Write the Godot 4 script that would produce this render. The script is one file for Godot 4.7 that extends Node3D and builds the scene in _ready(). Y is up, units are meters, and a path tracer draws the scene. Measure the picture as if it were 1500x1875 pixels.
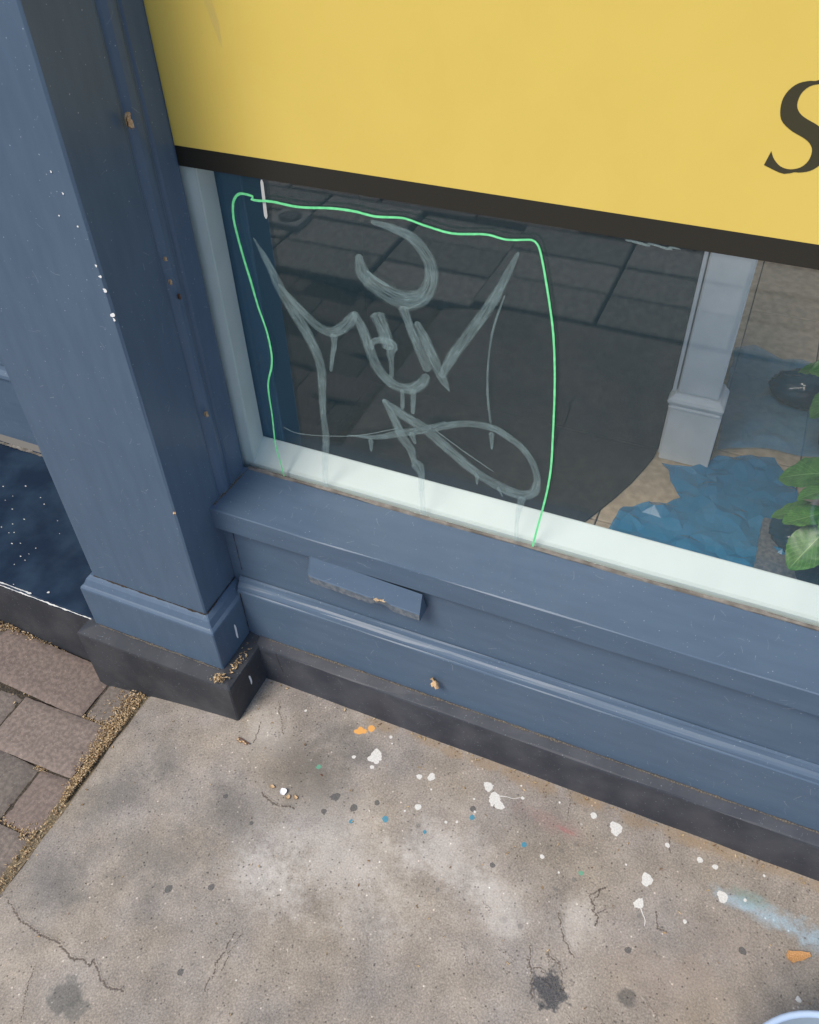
extends Node3D

const GLASS_Z := -0.936
const FLOOR_Y := 0.2
var rng := RandomNumberGenerator.new()
var used := {}
var M := {}


# ---------------------------------------------------------------- names and metas
func numbered(called: String) -> String:
	if not used.has(called):
		used[called] = 0
		return called
	used[called] += 1
	return "%s_%03d" % [called, used[called]]


func tag(o: Node3D, label: String, category := "", group := "", kind := "thing") -> Node3D:
	if label != "":
		o.set_meta("label", label)
	if category != "":
		o.set_meta("category", category)
	if group != "":
		o.set_meta("group", group)
	o.set_meta("kind", kind)
	return o


func thing(called: String, label: String, category: String, at := Vector3.ZERO, group := "") -> Node3D:
	var o := Node3D.new()
	o.name = numbered(called)
	o.position = at
	add_child(o)
	tag(o, label, category, group)
	return o


func setting(called: String, label := "") -> Node3D:
	var o := Node3D.new()
	o.name = numbered(called)
	add_child(o)
	o.set_meta("kind", "structure")
	if label != "":
		o.set_meta("label", label)
	return o


func part(called: String, mesh: Mesh, m: Material, parent: Node3D, at := Vector3.ZERO) -> MeshInstance3D:
	var o := MeshInstance3D.new()
	o.name = called
	if parent == self:
		o.name = numbered(called)
	o.mesh = mesh
	o.material_override = m
	o.position = at
	parent.add_child(o, true)
	return o


# ---------------------------------------------------------------- mesh helpers
func begin() -> SurfaceTool:
	var st := SurfaceTool.new()
	st.begin(Mesh.PRIMITIVE_TRIANGLES)
	st.set_smooth_group(-1)
	return st


func done(st: SurfaceTool) -> ArrayMesh:
	st.generate_normals()
	return st.commit()


# corners counter-clockwise as seen from outside
func quad(st: SurfaceTool, a: Vector3, b: Vector3, c: Vector3, d: Vector3) -> void:
	for p in [[a, Vector2(0, 0)], [c, Vector2(1, 1)], [b, Vector2(1, 0)], [a, Vector2(0, 0)], [d, Vector2(0, 1)], [c, Vector2(1, 1)]]:
		st.set_uv(p[1])
		st.add_vertex(p[0])


func tri(st: SurfaceTool, a: Vector3, b: Vector3, c: Vector3) -> void:
	for p in [a, c, b]:
		st.set_uv(Vector2.ZERO)
		st.add_vertex(p)


# a stack of outlines (seen from above, counter-clockwise with x right and z toward the viewer), joined level by level, closed at both ends
func loft(st: SurfaceTool, rings: Array, cap_bottom := true, cap_top := true) -> void:
	for k in rings.size() - 1:
		var lo: PackedVector3Array = rings[k]
		var hi: PackedVector3Array = rings[k + 1]
		for i in lo.size():
			var j := (i + 1) % lo.size()
			quad(st, lo[i], lo[j], hi[j], hi[i])
	if cap_top:
		var r: PackedVector3Array = rings[rings.size() - 1]
		for i in range(1, r.size() - 1):
			tri(st, r[0], r[i], r[i + 1])
	if cap_bottom:
		var r: PackedVector3Array = rings[0]
		for i in range(1, r.size() - 1):
			tri(st, r[0], r[i + 1], r[i])


func rect_ring(x0: float, x1: float, z0: float, z1: float, y: float, c := 0.0) -> PackedVector3Array:
	if c <= 0.0:
		return PackedVector3Array([Vector3(x0, y, z1), Vector3(x1, y, z1), Vector3(x1, y, z0), Vector3(x0, y, z0)])
	return PackedVector3Array([Vector3(x0 + c, y, z1), Vector3(x1 - c, y, z1), Vector3(x1, y, z1 - c), Vector3(x1, y, z0 + c), Vector3(x1 - c, y, z0), Vector3(x0 + c, y, z0), Vector3(x0, y, z0 + c), Vector3(x0, y, z1 - c)])


func box(st: SurfaceTool, lo: Vector3, hi: Vector3, b := 0.0) -> void:
	if b <= 0.0:
		loft(st, [rect_ring(lo.x, hi.x, lo.z, hi.z, lo.y), rect_ring(lo.x, hi.x, lo.z, hi.z, hi.y)])
		return
	loft(st, [rect_ring(lo.x + b, hi.x - b, lo.z + b, hi.z - b, lo.y, b * 0.6), rect_ring(lo.x, hi.x, lo.z, hi.z, lo.y + b, b), rect_ring(lo.x, hi.x, lo.z, hi.z, hi.y - b, b), rect_ring(lo.x + b, hi.x - b, lo.z + b, hi.z - b, hi.y, b * 0.6)])


func box_mesh(lo: Vector3, hi: Vector3, b := 0.0) -> ArrayMesh:
	var st := begin()
	box(st, lo, hi, b)
	return done(st)


# an outline of (z, y) points drawn along x, from the bottom front up and back; wobble shakes the line a little so that no edge is dead straight
func run_x(profile: Array, x0: float, x1: float, pieces := 1, wobble := 0.0, phase := 0.0) -> ArrayMesh:
	var st := begin()
	var n := profile.size()
	for k in pieces:
		var a := lerpf(x0, x1, float(k) / pieces)
		var b := lerpf(x0, x1, float(k + 1) / pieces)
		for i in n - 1:
			var p: Vector2 = profile[i]
			var q: Vector2 = profile[i + 1]
			quad(st, shaken(a, p, i, wobble, phase), shaken(b, p, i, wobble, phase), shaken(b, q, i + 1, wobble, phase), shaken(a, q, i + 1, wobble, phase))
	for i in range(1, n - 1):
		tri(st, V(x0, profile[0]), V(x0, profile[i]), V(x0, profile[i + 1]))
		tri(st, V(x1, profile[0]), V(x1, profile[i + 1]), V(x1, profile[i]))
	return done(st)


func V(x: float, p: Vector2) -> Vector3:
	return Vector3(x, p.y, p.x)


func shaken(x: float, p: Vector2, i: int, w: float, phase: float) -> Vector3:
	var dy := w * (sin(x * 21.0 + phase + i * 1.7) + 0.6 * sin(x * 53.0 + phase * 2.0 + i * 0.9))
	var dz := w * (sin(x * 17.0 + phase * 1.3 + i * 2.1) + 0.6 * sin(x * 61.0 + phase + i))
	return Vector3(x, p.y + dy, p.x + dz)


func lathe(profile: Array, sides := 40, smooth := true) -> ArrayMesh:
	var st := SurfaceTool.new()
	st.begin(Mesh.PRIMITIVE_TRIANGLES)
	st.set_smooth_group(0 if smooth else -1)
	for k in profile.size() - 1:
		var p: Vector2 = profile[k]
		var q: Vector2 = profile[k + 1]
		for i in sides:
			var a := TAU * i / sides
			var b := TAU * (i + 1) / sides
			quad(st, Vector3(p.x * sin(a), p.y, p.x * cos(a)), Vector3(p.x * sin(b), p.y, p.x * cos(b)), Vector3(q.x * sin(b), q.y, q.x * cos(b)), Vector3(q.x * sin(a), q.y, q.x * cos(a)))
	st.generate_normals()
	return st.commit()


# a thin bead or brush stroke of changing width on the outside of the glass: mm = x, y, width, x, y, width ...
func ribbon(mm: Array, z: float, thick: float, rough_edge := 0.0) -> ArrayMesh:
	var c := Curve3D.new()
	var widths := []
	var n := mm.size() / 3
	for i in n:
		var p := Vector3(mm[i * 3], mm[i * 3 + 1], 0) * 0.001
		var before := Vector3(mm[maxi(i - 1, 0) * 3], mm[maxi(i - 1, 0) * 3 + 1], 0) * 0.001
		var after := Vector3(mm[mini(i + 1, n - 1) * 3], mm[mini(i + 1, n - 1) * 3 + 1], 0) * 0.001
		var t := (after - before) / 6.0
		t = t.limit_length(0.4 * minf(p.distance_to(before) if i > 0 else 1.0, p.distance_to(after) if i < n - 1 else 1.0))
		c.add_point(p, -t, t)
		widths.append(mm[i * 3 + 2] * 0.001)
	c.bake_interval = 0.004
	var offsets := []
	for i in n:
		offsets.append(c.get_closest_offset(c.get_point_position(i)) if i > 0 and i < n - 1 else (0.0 if i == 0 else c.get_baked_length()))
	for i in range(1, n):
		offsets[i] = maxf(offsets[i], offsets[i - 1])
	var length := c.get_baked_length()
	var steps := maxi(3, int(length / 0.004))
	var left := []
	var right := []
	var k := 0
	for s in steps + 1:
		var o := length * s / steps
		while k < n - 2 and o > offsets[k + 1]:
			k += 1
		var f := clampf((o - offsets[k]) / maxf(offsets[k + 1] - offsets[k], 1e-5), 0, 1)
		var w := 0.5 * lerpf(widths[k], widths[k + 1], smoothstep(0, 1, f))
		if s == 0 or s == steps:
			w *= 0.45
		var p := c.sample_baked(o)
		var d := c.sample_baked(minf(o + 0.002, length)) - c.sample_baked(maxf(o - 0.002, 0))
		var side := Vector3(-d.y, d.x, 0).normalized()
		left.append(p + side * w * (1.0 + rough_edge * rng.randf_range(-1, 1)))
		right.append(p - side * w * (1.0 + rough_edge * rng.randf_range(-1, 1)))
	var st := SurfaceTool.new()
	st.begin(Mesh.PRIMITIVE_TRIANGLES)
	var zz := Vector3(0, 0, z + thick)
	for s in steps:
		var v0 := length * s / steps * 8.0
		var v1 := length * (s + 1) / steps * 8.0
		for p in [[left[s], 0.0, v0], [left[s + 1], 0.0, v1], [right[s], 1.0, v0], [right[s], 1.0, v0], [left[s + 1], 0.0, v1], [right[s + 1], 1.0, v1]]:
			st.set_normal(Vector3(0, 0, 1))
			st.set_uv(Vector2(p[1], p[2]))
			st.add_vertex(p[0] + zz)
	return st.commit()


# a flat dried blob with a lumpy outline, lying on top of a surface
func blob(r: float, rough: float, thick: float, points := 22, tail := 0.0) -> ArrayMesh:
	var st := SurfaceTool.new()
	st.begin(Mesh.PRIMITIVE_TRIANGLES)
	st.set_smooth_group(0)
	var rim := []
	var inner := []
	var ph := rng.randf() * TAU
	for i in points:
		var a := TAU * i / points
		var k := 1.0 + rough * (0.22 * sin(2.0 * a + ph) + 0.2 * sin(3.0 * a + 1.7 * ph) + 0.07 * sin(7.0 * a + 2.0 * ph) + rng.randf_range(-0.14, 0.14))
		if rough > 0.2 and rng.randf() < 0.07:
			k *= 1.25
		k += tail * pow(maxf(0.0, cos(a - ph)), 14.0)
		rim.append(Vector3(cos(a) * r * k, 0, sin(a) * r * k))
		inner.append(Vector3(cos(a) * r * k * 0.8, thick, sin(a) * r * k * 0.8))
	for i in points:
		var j := (i + 1) % points
		for p in [rim[j], inner[i], rim[i], rim[j], inner[j], inner[i], inner[j], Vector3(0, thick, 0), inner[i]]:
			st.set_normal(Vector3.UP)
			st.set_uv(Vector2.ZERO)
			st.add_vertex(p)
	return st.commit()


# a small curled flake, for husks and dead leaf bits
func flake(l: float, w: float, curl: float, ragged := 0.25, thick := 0.0006) -> ArrayMesh:
	var st := SurfaceTool.new()
	st.begin(Mesh.PRIMITIVE_TRIANGLES)
	st.set_smooth_group(0)
	var n := 7
	var tops := []
	for i in n:
		var f := float(i) / (n - 1)
		var ww := w * (0.25 + 0.75 * sin(PI * clampf(f * 0.9 + 0.08, 0, 1))) * (1.0 + ragged * rng.randf_range(-1, 1))
		var row := []
		for j in 4:
			var g := j / 3.0 * 2.0 - 1.0
			row.append(Vector3((f - 0.5) * l, curl * (g * g + 0.6 * (f - 0.5) * (f - 0.5) * 4.0) + curl * 0.25 * rng.randf_range(-1, 1), g * ww * 0.5))
		tops.append(row)
	for i in n - 1:
		for j in 3:
			var down := Vector3(0, -thick, 0)
			quad(st, tops[i][j + 1], tops[i + 1][j + 1], tops[i + 1][j], tops[i][j])
			quad(st, tops[i][j] + down, tops[i + 1][j] + down, tops[i + 1][j + 1] + down, tops[i][j + 1] + down)
	st.generate_normals()
	return st.commit()


# ---------------------------------------------------------------- textures and materials
func noise(freq: float, octaves := 4, seed_ := 1, kind := FastNoiseLite.TYPE_SIMPLEX_SMOOTH) -> FastNoiseLite:
	var n := FastNoiseLite.new()
	n.noise_type = kind
	n.frequency = freq
	n.fractal_octaves = octaves
	n.seed = seed_
	return n


func noise_tex(freq: float, octaves: int, seed_: int, ramp: Gradient = null, size := 512, as_normal := false, kind := FastNoiseLite.TYPE_SIMPLEX_SMOOTH) -> NoiseTexture2D:
	var t := NoiseTexture2D.new()
	t.width = size
	t.height = size
	t.seamless = true
	t.noise = noise(freq, octaves, seed_, kind)
	if ramp:
		t.color_ramp = ramp
	t.as_normal_map = as_normal
	return t


func lin(r: float, g: float, b: float) -> Color:
	return Color(r, g, b).linear_to_srgb()


func ramp(stops: Array) -> Gradient:
	var g := Gradient.new()
	var at := PackedFloat32Array()
	var cs := PackedColorArray()
	for s in stops:
		at.append(s[0])
		cs.append(s[1])
	g.offsets = at
	g.colors = cs
	return g


func plain(c: Color, rough := 0.6, spec := 0.5) -> StandardMaterial3D:
	var m := StandardMaterial3D.new()
	m.albedo_color = c
	m.roughness = rough
	m.metallic_specular = spec
	return m


# colour with a mottle in it, mapped in metres through all three axes, and a fine relief
func mottled(a: Color, b: Color, freq: float, scale: float, rough: float, relief := 0.0, relief_scale := 0.0, seed_ := 3, spec := 0.5) -> StandardMaterial3D:
	var m := plain(Color.WHITE, rough, spec)
	m.albedo_texture = noise_tex(freq, 5, seed_, ramp([[0.25, a], [0.75, b]]))
	m.uv1_triplanar = true
	m.uv1_world_triplanar = true
	m.uv1_scale = Vector3.ONE * scale
	if relief > 0.0:
		m.heightmap_enabled = true
		m.heightmap_texture = noise_tex(relief_scale, 4, seed_ + 9)
		m.heightmap_scale = relief
	return m


# specks of dust, chips and short scuffs on a clear ground, to lay over paint
func speck_image(size: int, specks: int, scuffs: int, c: Color, seed_: int) -> ImageTexture:
	var r := RandomNumberGenerator.new()
	r.seed = seed_
	var im := Image.create_empty(size, size, false, Image.FORMAT_RGBA8)
	im.fill(Color(c.r, c.g, c.b, 0))
	for k in specks:
		var x := r.randi_range(3, size - 4)
		var y := r.randi_range(3, size - 4)
		var a := r.randf_range(0.15, 0.85)
		im.set_pixel(x, y, Color(c.r, c.g, c.b, a))
		if r.randf() < 0.3:
			im.set_pixel(x + 1, y, Color(c.r, c.g, c.b, a * 0.7))
			im.set_pixel(x, y + 1, Color(c.r, c.g, c.b, a * 0.6))
	for k in scuffs:
		var p := Vector2(r.randf_range(40, size - 40), r.randf_range(40, size - 40))
		var d := Vector2.from_angle(r.randf() * TAU)
		var l := r.randi_range(4, 26)
		var a := r.randf_range(0.08, 0.4)
		for i in l:
			p += d
			d = d.rotated(r.randf_range(-0.12, 0.12))
			im.set_pixel(int(p.x), int(p.y), Color(c.r, c.g, c.b, a * r.randf_range(0.3, 1.0)))
	return ImageTexture.create_from_image(im)


func paint(a: Color, b: Color, rough: float, specks: Texture2D, seed_: int, relief := 0.012, grain := Vector3.ZERO) -> StandardMaterial3D:
	var m := mottled(a, b, 0.012, 1.3, rough, relief, 0.06, seed_, 0.37)
	if grain != Vector3.ZERO:
		m.uv1_scale = grain * 1.1
	if specks:
		m.detail_enabled = true
		m.detail_albedo = specks
		m.detail_uv_layer = BaseMaterial3D.DETAIL_UV_2
		m.uv2_triplanar = true
		m.uv2_world_triplanar = true
		m.uv2_scale = Vector3.ONE * 1.35
	return m


func materials() -> void:
	var dust := speck_image(1024, 900, 150, Color(0.75, 0.78, 0.8), 5)
	var grit := speck_image(1024, 9000, 300, Color(0.78, 0.72, 0.66), 15)
	var dust_heavy := speck_image(1024, 2600, 160, Color(0.62, 0.66, 0.68), 6)
	var navy_a := lin(0.076, 0.114, 0.168)
	var navy_b := lin(0.083, 0.124, 0.181)
	M.navy = paint(navy_a, navy_b, 0.36, dust, 3, 0.005, Vector3(1.0, 5.0, 5.0))  # brushed along the boards
	M.navy_upright = paint(navy_a, navy_b, 0.36, dust, 3, 0.005, Vector3(5.0, 1.0, 5.0))  # the same paint, brushed up and down
	M.tread = paint(lin(0.010, 0.020, 0.040), lin(0.022, 0.040, 0.068), 0.26, null, 8, 0.006)
	M.black = paint(lin(0.033, 0.036, 0.043), lin(0.054, 0.056, 0.062), 0.5, dust_heavy, 9, 0.02)
	M.skirt = paint(lin(0.036, 0.040, 0.052), lin(0.060, 0.064, 0.076), 0.5, dust_heavy, 10, 0.03)
	M.cream = mottled(lin(0.57, 0.65, 0.615), lin(0.61, 0.69, 0.655), 0.02, 1.0, 0.5, 0.006, 0.05, 11)
	M.deep_blue = plain(lin(0.004, 0.045, 0.10), 0.5)
	M.yellow = mottled(lin(0.688, 0.508, 0.111), lin(0.702, 0.519, 0.115), 0.01, 1.6, 0.30, 0.0, 0.0, 51)
	M.banner_black = plain(lin(0.020, 0.018, 0.013), 0.30)
	M.scuff = etch_material()
	M.scuff.albedo_color = Color(1.0, 0.85, 0.88, 0.3)
	M.letter = plain(lin(0.045, 0.040, 0.020), 0.30)
	M.glass = plain(Color(0.66, 0.92, 1.0, 0.016), 0.0)
	M.glass.transparency = BaseMaterial3D.TRANSPARENCY_ALPHA
	M.etch = etch_material()
	M.scratch = plain(Color(0.62, 0.70, 0.70, 0.35), 0.8)
	M.scratch.transparency = BaseMaterial3D.TRANSPARENCY_ALPHA
	M.green = mottled(lin(0.15, 0.66, 0.27), lin(0.21, 0.80, 0.35), 0.03, 6.0, 0.55, 0.0, 0.0, 19)
	M.tape = plain(Color(0.85, 0.85, 0.83, 0.75), 0.6)
	M.tape.transparency = BaseMaterial3D.TRANSPARENCY_ALPHA
	M.putty = mottled(lin(0.10, 0.088, 0.075), lin(0.24, 0.22, 0.195), 0.02, 3.0, 0.9, 0.05, 0.09, 12)
	M.grime = mottled(lin(0.045, 0.038, 0.032), lin(0.17, 0.145, 0.115), 0.06, 9.0, 0.95, 0.0, 0.0, 18)
	M.bare_wood = mottled(lin(0.28, 0.19, 0.11), lin(0.55, 0.42, 0.28), 0.05, 6.0, 0.9, 0.08, 0.1, 13)
	M.worn_wood = mottled(lin(0.08, 0.10, 0.125), lin(0.15, 0.165, 0.18), 0.03, 5.0, 0.75, 0.03, 0.08, 14)
	M.chalk = plain(lin(0.75, 0.75, 0.74), 0.9)
	M.white_paint = mottled(lin(0.66, 0.64, 0.60), lin(0.80, 0.78, 0.74), 0.06, 8.0, 0.6, 0.02, 0.1, 15)
	M.white_paint.transparency = BaseMaterial3D.TRANSPARENCY_ALPHA
	M.white_paint.albedo_color = Color(1, 1, 1, 0.86)
	M.orange_paint = plain(lin(0.72, 0.36, 0.10), 0.6)
	M.blue_paint = plain(Color(lin(0.05, 0.33, 0.48), 0.6), 0.6)
	M.blue_paint.transparency = BaseMaterial3D.TRANSPARENCY_ALPHA
	M.green_paint = plain(Color(lin(0.16, 0.50, 0.33), 0.55), 0.6)
	M.green_paint.transparency = BaseMaterial3D.TRANSPARENCY_ALPHA
	M.gum = mottled(lin(0.085, 0.085, 0.088), lin(0.17, 0.165, 0.16), 0.06, 10.0, 0.85, 0.0, 0.0, 16)
	M.gum.transparency = BaseMaterial3D.TRANSPARENCY_ALPHA
	M.gum.albedo_color = Color(1, 1, 1, 0.6)
	M.bricks = []
	for k in 4:
		var f: float = [1.0, 0.9, 1.08, 0.96][k]
		var w: float = [1.0, 0.97, 1.03, 1.06][k]
		M.bricks.append(mottled(lin(0.135 * f * w, 0.108 * f, 0.092 * f), lin(0.215 * f * w, 0.172 * f, 0.146 * f), 0.05, 3.2, 0.9, 0.05, 0.14, 20 + k))
		M.bricks[k].detail_enabled = true
		M.bricks[k].detail_albedo = grit
		M.bricks[k].detail_uv_layer = BaseMaterial3D.DETAIL_UV_2
		M.bricks[k].uv2_triplanar = true
		M.bricks[k].uv2_world_triplanar = true
		M.bricks[k].uv2_scale = Vector3.ONE * 1.6
	M.flags = []
	for k in 3:
		var f: float = [1.0, 0.85, 1.12][k]
		M.flags.append(mottled(lin(0.29 * f, 0.265 * f, 0.23 * f), lin(0.44 * f, 0.40 * f, 0.35 * f), 0.03, 2.0, 0.9, 0.1, 0.1, 30 + k))
	M.earth = mottled(lin(0.030, 0.024, 0.018), lin(0.085, 0.065, 0.045), 0.06, 4.0, 0.95, 0.2, 0.1, 40)
	M.sand = mottled(lin(0.10, 0.075, 0.045), lin(0.27, 0.21, 0.13), 0.07, 8.0, 0.95, 0.2, 0.12, 53)
	M.road = mottled(lin(0.04, 0.04, 0.042), lin(0.075, 0.074, 0.072), 0.05, 1.0, 0.9, 0.1, 0.1, 41)
	M.room_white = mottled(lin(0.50, 0.55, 0.58), lin(0.56, 0.61, 0.64), 0.02, 1.0, 0.6, 0.01, 0.05, 42)
	M.plaster = plain(lin(0.80, 0.79, 0.76), 0.9)
	M.charcoal = mottled(lin(0.008, 0.008, 0.009), lin(0.014, 0.014, 0.015), 0.03, 2.0, 0.9, 0.02, 0.1, 43)
	M.tiles = []
	for k in 2:
		M.tiles.append(mottled(lin(0.34, 0.28, 0.20), lin(0.46, 0.38, 0.275), 0.03, 2.2, 0.7, 0.03, 0.08, 44 + k))
	M.plastic = plain(Color(lin(0.024, 0.22, 0.43), 0.80), 0.19, 0.6)
	M.plastic.albedo_texture = noise_tex(0.02, 2, 52, ramp([[0.0, Color(0.85, 0.85, 0.85)], [1.0, Color.WHITE]]), 128)
	M.plastic.transparency = BaseMaterial3D.TRANSPARENCY_ALPHA
	M.plastic_thin = plain(Color(0.30, 0.58, 0.74, 0.55), 0.26, 0.5)
	M.plastic_thin.transparency = BaseMaterial3D.TRANSPARENCY_ALPHA
	M.pot = plain(lin(0.004, 0.045, 0.085), 0.18)
	M.pot_black = plain(lin(0.012, 0.013, 0.015), 0.5)
	M.soil = mottled(lin(0.02, 0.014, 0.009), lin(0.06, 0.042, 0.028), 0.08, 8.0, 1.0, 0.3, 0.1, 47)
	M.leaf = leaf_material()
	M.stem = plain(lin(0.22, 0.09, 0.06), 0.5)
	M.bucket = plain(lin(0.40, 0.50, 0.66), 0.3)
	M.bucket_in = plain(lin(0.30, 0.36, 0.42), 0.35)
	M.husk = mottled(lin(0.36, 0.22, 0.11), lin(0.66, 0.50, 0.32), 0.06, 14.0, 0.9, 0.05, 0.1, 48)
	M.dead_leaf = mottled(lin(0.42, 0.20, 0.07), lin(0.62, 0.34, 0.14), 0.06, 12.0, 0.8, 0.04, 0.1, 49)
	M.red_leaf = plain(lin(0.45, 0.09, 0.03), 0.8)
	M.twig = plain(lin(0.12, 0.06, 0.04), 0.9)
	M.paper = plain(lin(0.70, 0.69, 0.70), 0.9)
	M.iron = mottled(lin(0.06, 0.06, 0.06), lin(0.12, 0.115, 0.11), 0.05, 5.0, 0.7, 0.1, 0.1, 50)
	M.pale_stone = plain(lin(0.42, 0.41, 0.39), 0.9)


# what the etching acid left on the glass: a matt film of brush streaks, thin in places
func etch_material() -> StandardMaterial3D:
	var w := 64
	var h := 512
	var n := noise(0.006, 3, 77)
	var fine := noise(0.35, 2, 78)
	var im := Image.create_empty(w, h, false, Image.FORMAT_RGBA8)
	for y in h:
		for x in w:
			var across := fine.get_noise_2d(x * 1.0, y * 0.02)
			var along := n.get_noise_2d(x * 0.6, y * 1.0)
			var edge := 1.0 - 0.85 * smoothstep(0.66, 1.0, absf(x / (w - 1.0) * 2.0 - 1.0))
			im.set_pixel(x, y, Color(0.62, 0.715, 0.72, clampf((0.22 + 0.30 * across + 0.18 * along) * edge, 0.02, 0.6)))
	var m := plain(Color.WHITE, 0.7, 0.3)
	m.albedo_texture = ImageTexture.create_from_image(im)
	m.transparency = BaseMaterial3D.TRANSPARENCY_ALPHA
	return m


func leaf_material() -> StandardMaterial3D:
	var s := 128
	var n := noise(0.03, 3, 91)
	var im := Image.create_empty(s, s, false, Image.FORMAT_RGB8)
	for y in s:
		for x in s:
			var u := absf(x / (s - 1.0) * 2.0 - 1.0)
			var v := y / (s - 1.0)
			var c := lin(0.028, 0.115, 0.014).lerp(lin(0.075, 0.23, 0.035), 0.5 + 0.6 * n.get_noise_2d(x, y))
			var vein := 0.0
			vein = maxf(vein, 1.0 - u / 0.035)
			for k in 5:
				var base := 0.06 + k * 0.15
				var d := absf(v - base - u * (0.75 - 0.05 * k) + 0.18 * u * u)
				vein = maxf(vein, (1.0 - d / 0.016) * 0.45)
			var net := absf(n.get_noise_2d(x * 3.0 + 300.0, y * 3.0))
			vein = maxf(vein, (1.0 - net / 0.09) * 0.4)
			c = c.lerp(lin(0.36, 0.55, 0.22), clampf(vein, 0, 1))
			im.set_pixel(x, y, c)
	var m := plain(Color.WHITE, 0.38)
	m.albedo_texture = ImageTexture.create_from_image(im)
	m.backlight_enabled = true
	m.backlight = Color(0.25, 0.4, 0.1)
	return m


# ---------------------------------------------------------------- lie of the ground
func dip(x: float) -> float:
	if x > -0.70:
		return 0.0
	if x > -1.10:
		return -0.0715 * smoothstep(0, 1, (-0.70 - x) / 0.40) * 0.5 - 0.0715 * 0.5 * (-0.70 - x) / 0.40
	return lerpf(-0.0715, -0.035, smoothstep(0, 1, (-1.10 - x) / 0.30))


var slab_noise: FastNoiseLite


func slab_y(x: float, z: float) -> float:
	return dip(x) + 0.0022 * slab_noise.get_noise_2d(x * 1000.0, z * 1000.0)


const SX0 := -0.95
const SX1 := 1.6
const SZ0 := -0.83
const SZ1 := 0.47
const TEX := 800.0


func stain(px: PackedByteArray, w: int, h: int, mm: Array, c: Color, strength: float, n: FastNoiseLite, soft := 0.5) -> void:
	var cx: float = (mm[0] * 0.001 - SX0) * TEX
	var cy: float = (mm[1] * 0.001 - SZ0) * TEX
	var r: float = mm[2] * 0.001 * TEX
	var stretch: float = mm[3] if mm.size() > 3 else 1.0
	var turn: float = mm[4] if mm.size() > 4 else 0.0
	var reach := int(r * 1.7 * maxf(1.0, stretch))
	for y in range(maxi(0, int(cy) - reach), mini(h, int(cy) + reach)):
		for x in range(maxi(0, int(cx) - reach), mini(w, int(cx) + reach)):
			var d := Vector2(x - cx, y - cy).rotated(-turn)
			d.x /= stretch
			var q := d.length() / r + 0.5 * n.get_noise_2d(x, y) + 0.34 * n.get_noise_2d(x * 4.0 + 70.0, y * 4.0)
			var a := strength * (1.0 - smoothstep(1.0 - soft, 1.0 + soft * 0.4, q)) * (0.85 + 0.55 * n.get_noise_2d(x * 17.0 + 999.0, y * 17.0))
			if a <= 0.0:
				continue
			a = minf(a, 1.0)
			var i := (y * w + x) * 3
			px[i] = int(lerpf(px[i], c.r * 255.0, a))
			px[i + 1] = int(lerpf(px[i + 1], c.g * 255.0, a))
			px[i + 2] = int(lerpf(px[i + 2], c.b * 255.0, a))


func crack(px: PackedByteArray, hp: PackedByteArray, w: int, h: int, mm: Array, wide: float, lip: float) -> void:
	for k in mm.size() / 2 - 1:
		var a := Vector2((mm[k * 2] * 0.001 - SX0) * TEX, (mm[k * 2 + 1] * 0.001 - SZ0) * TEX)
		var b := Vector2((mm[k * 2 + 2] * 0.001 - SX0) * TEX, (mm[k * 2 + 3] * 0.001 - SZ0) * TEX)
		var steps := int(a.distance_to(b) * 1.5) + 1
		var side := (b - a).normalized().orthogonal()
		var off := 0.0
		for s in steps:
			off = clampf(off + rng.randf_range(-0.7, 0.7), -3.5, 3.5)
			var p := a.lerp(b, float(s) / steps) + side * off
			var ww := wide * rng.randf_range(0.25, 1.05)
			for dy in range(-4, 5):
				for dx in range(-4, 5):
					var x := int(p.x) + dx
					var y := int(p.y) + dy
					if x < 0 or y < 0 or x >= w or y >= h:
						continue
					var q := Vector2(x + 0.5, y + 0.5).distance_to(p)
					var i := y * w + x
					if q < ww:
						hp[i] = mini(hp[i], 20)
						for c in 3:
							px[i * 3 + c] = mini(px[i * 3 + c], [92, 83, 76][c])
					elif q < ww + 2.0 and lip > 0.0 and side.dot(Vector2(dx, dy)) > 0.0:
						hp[i] = mini(255, hp[i] + int(lip))


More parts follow.
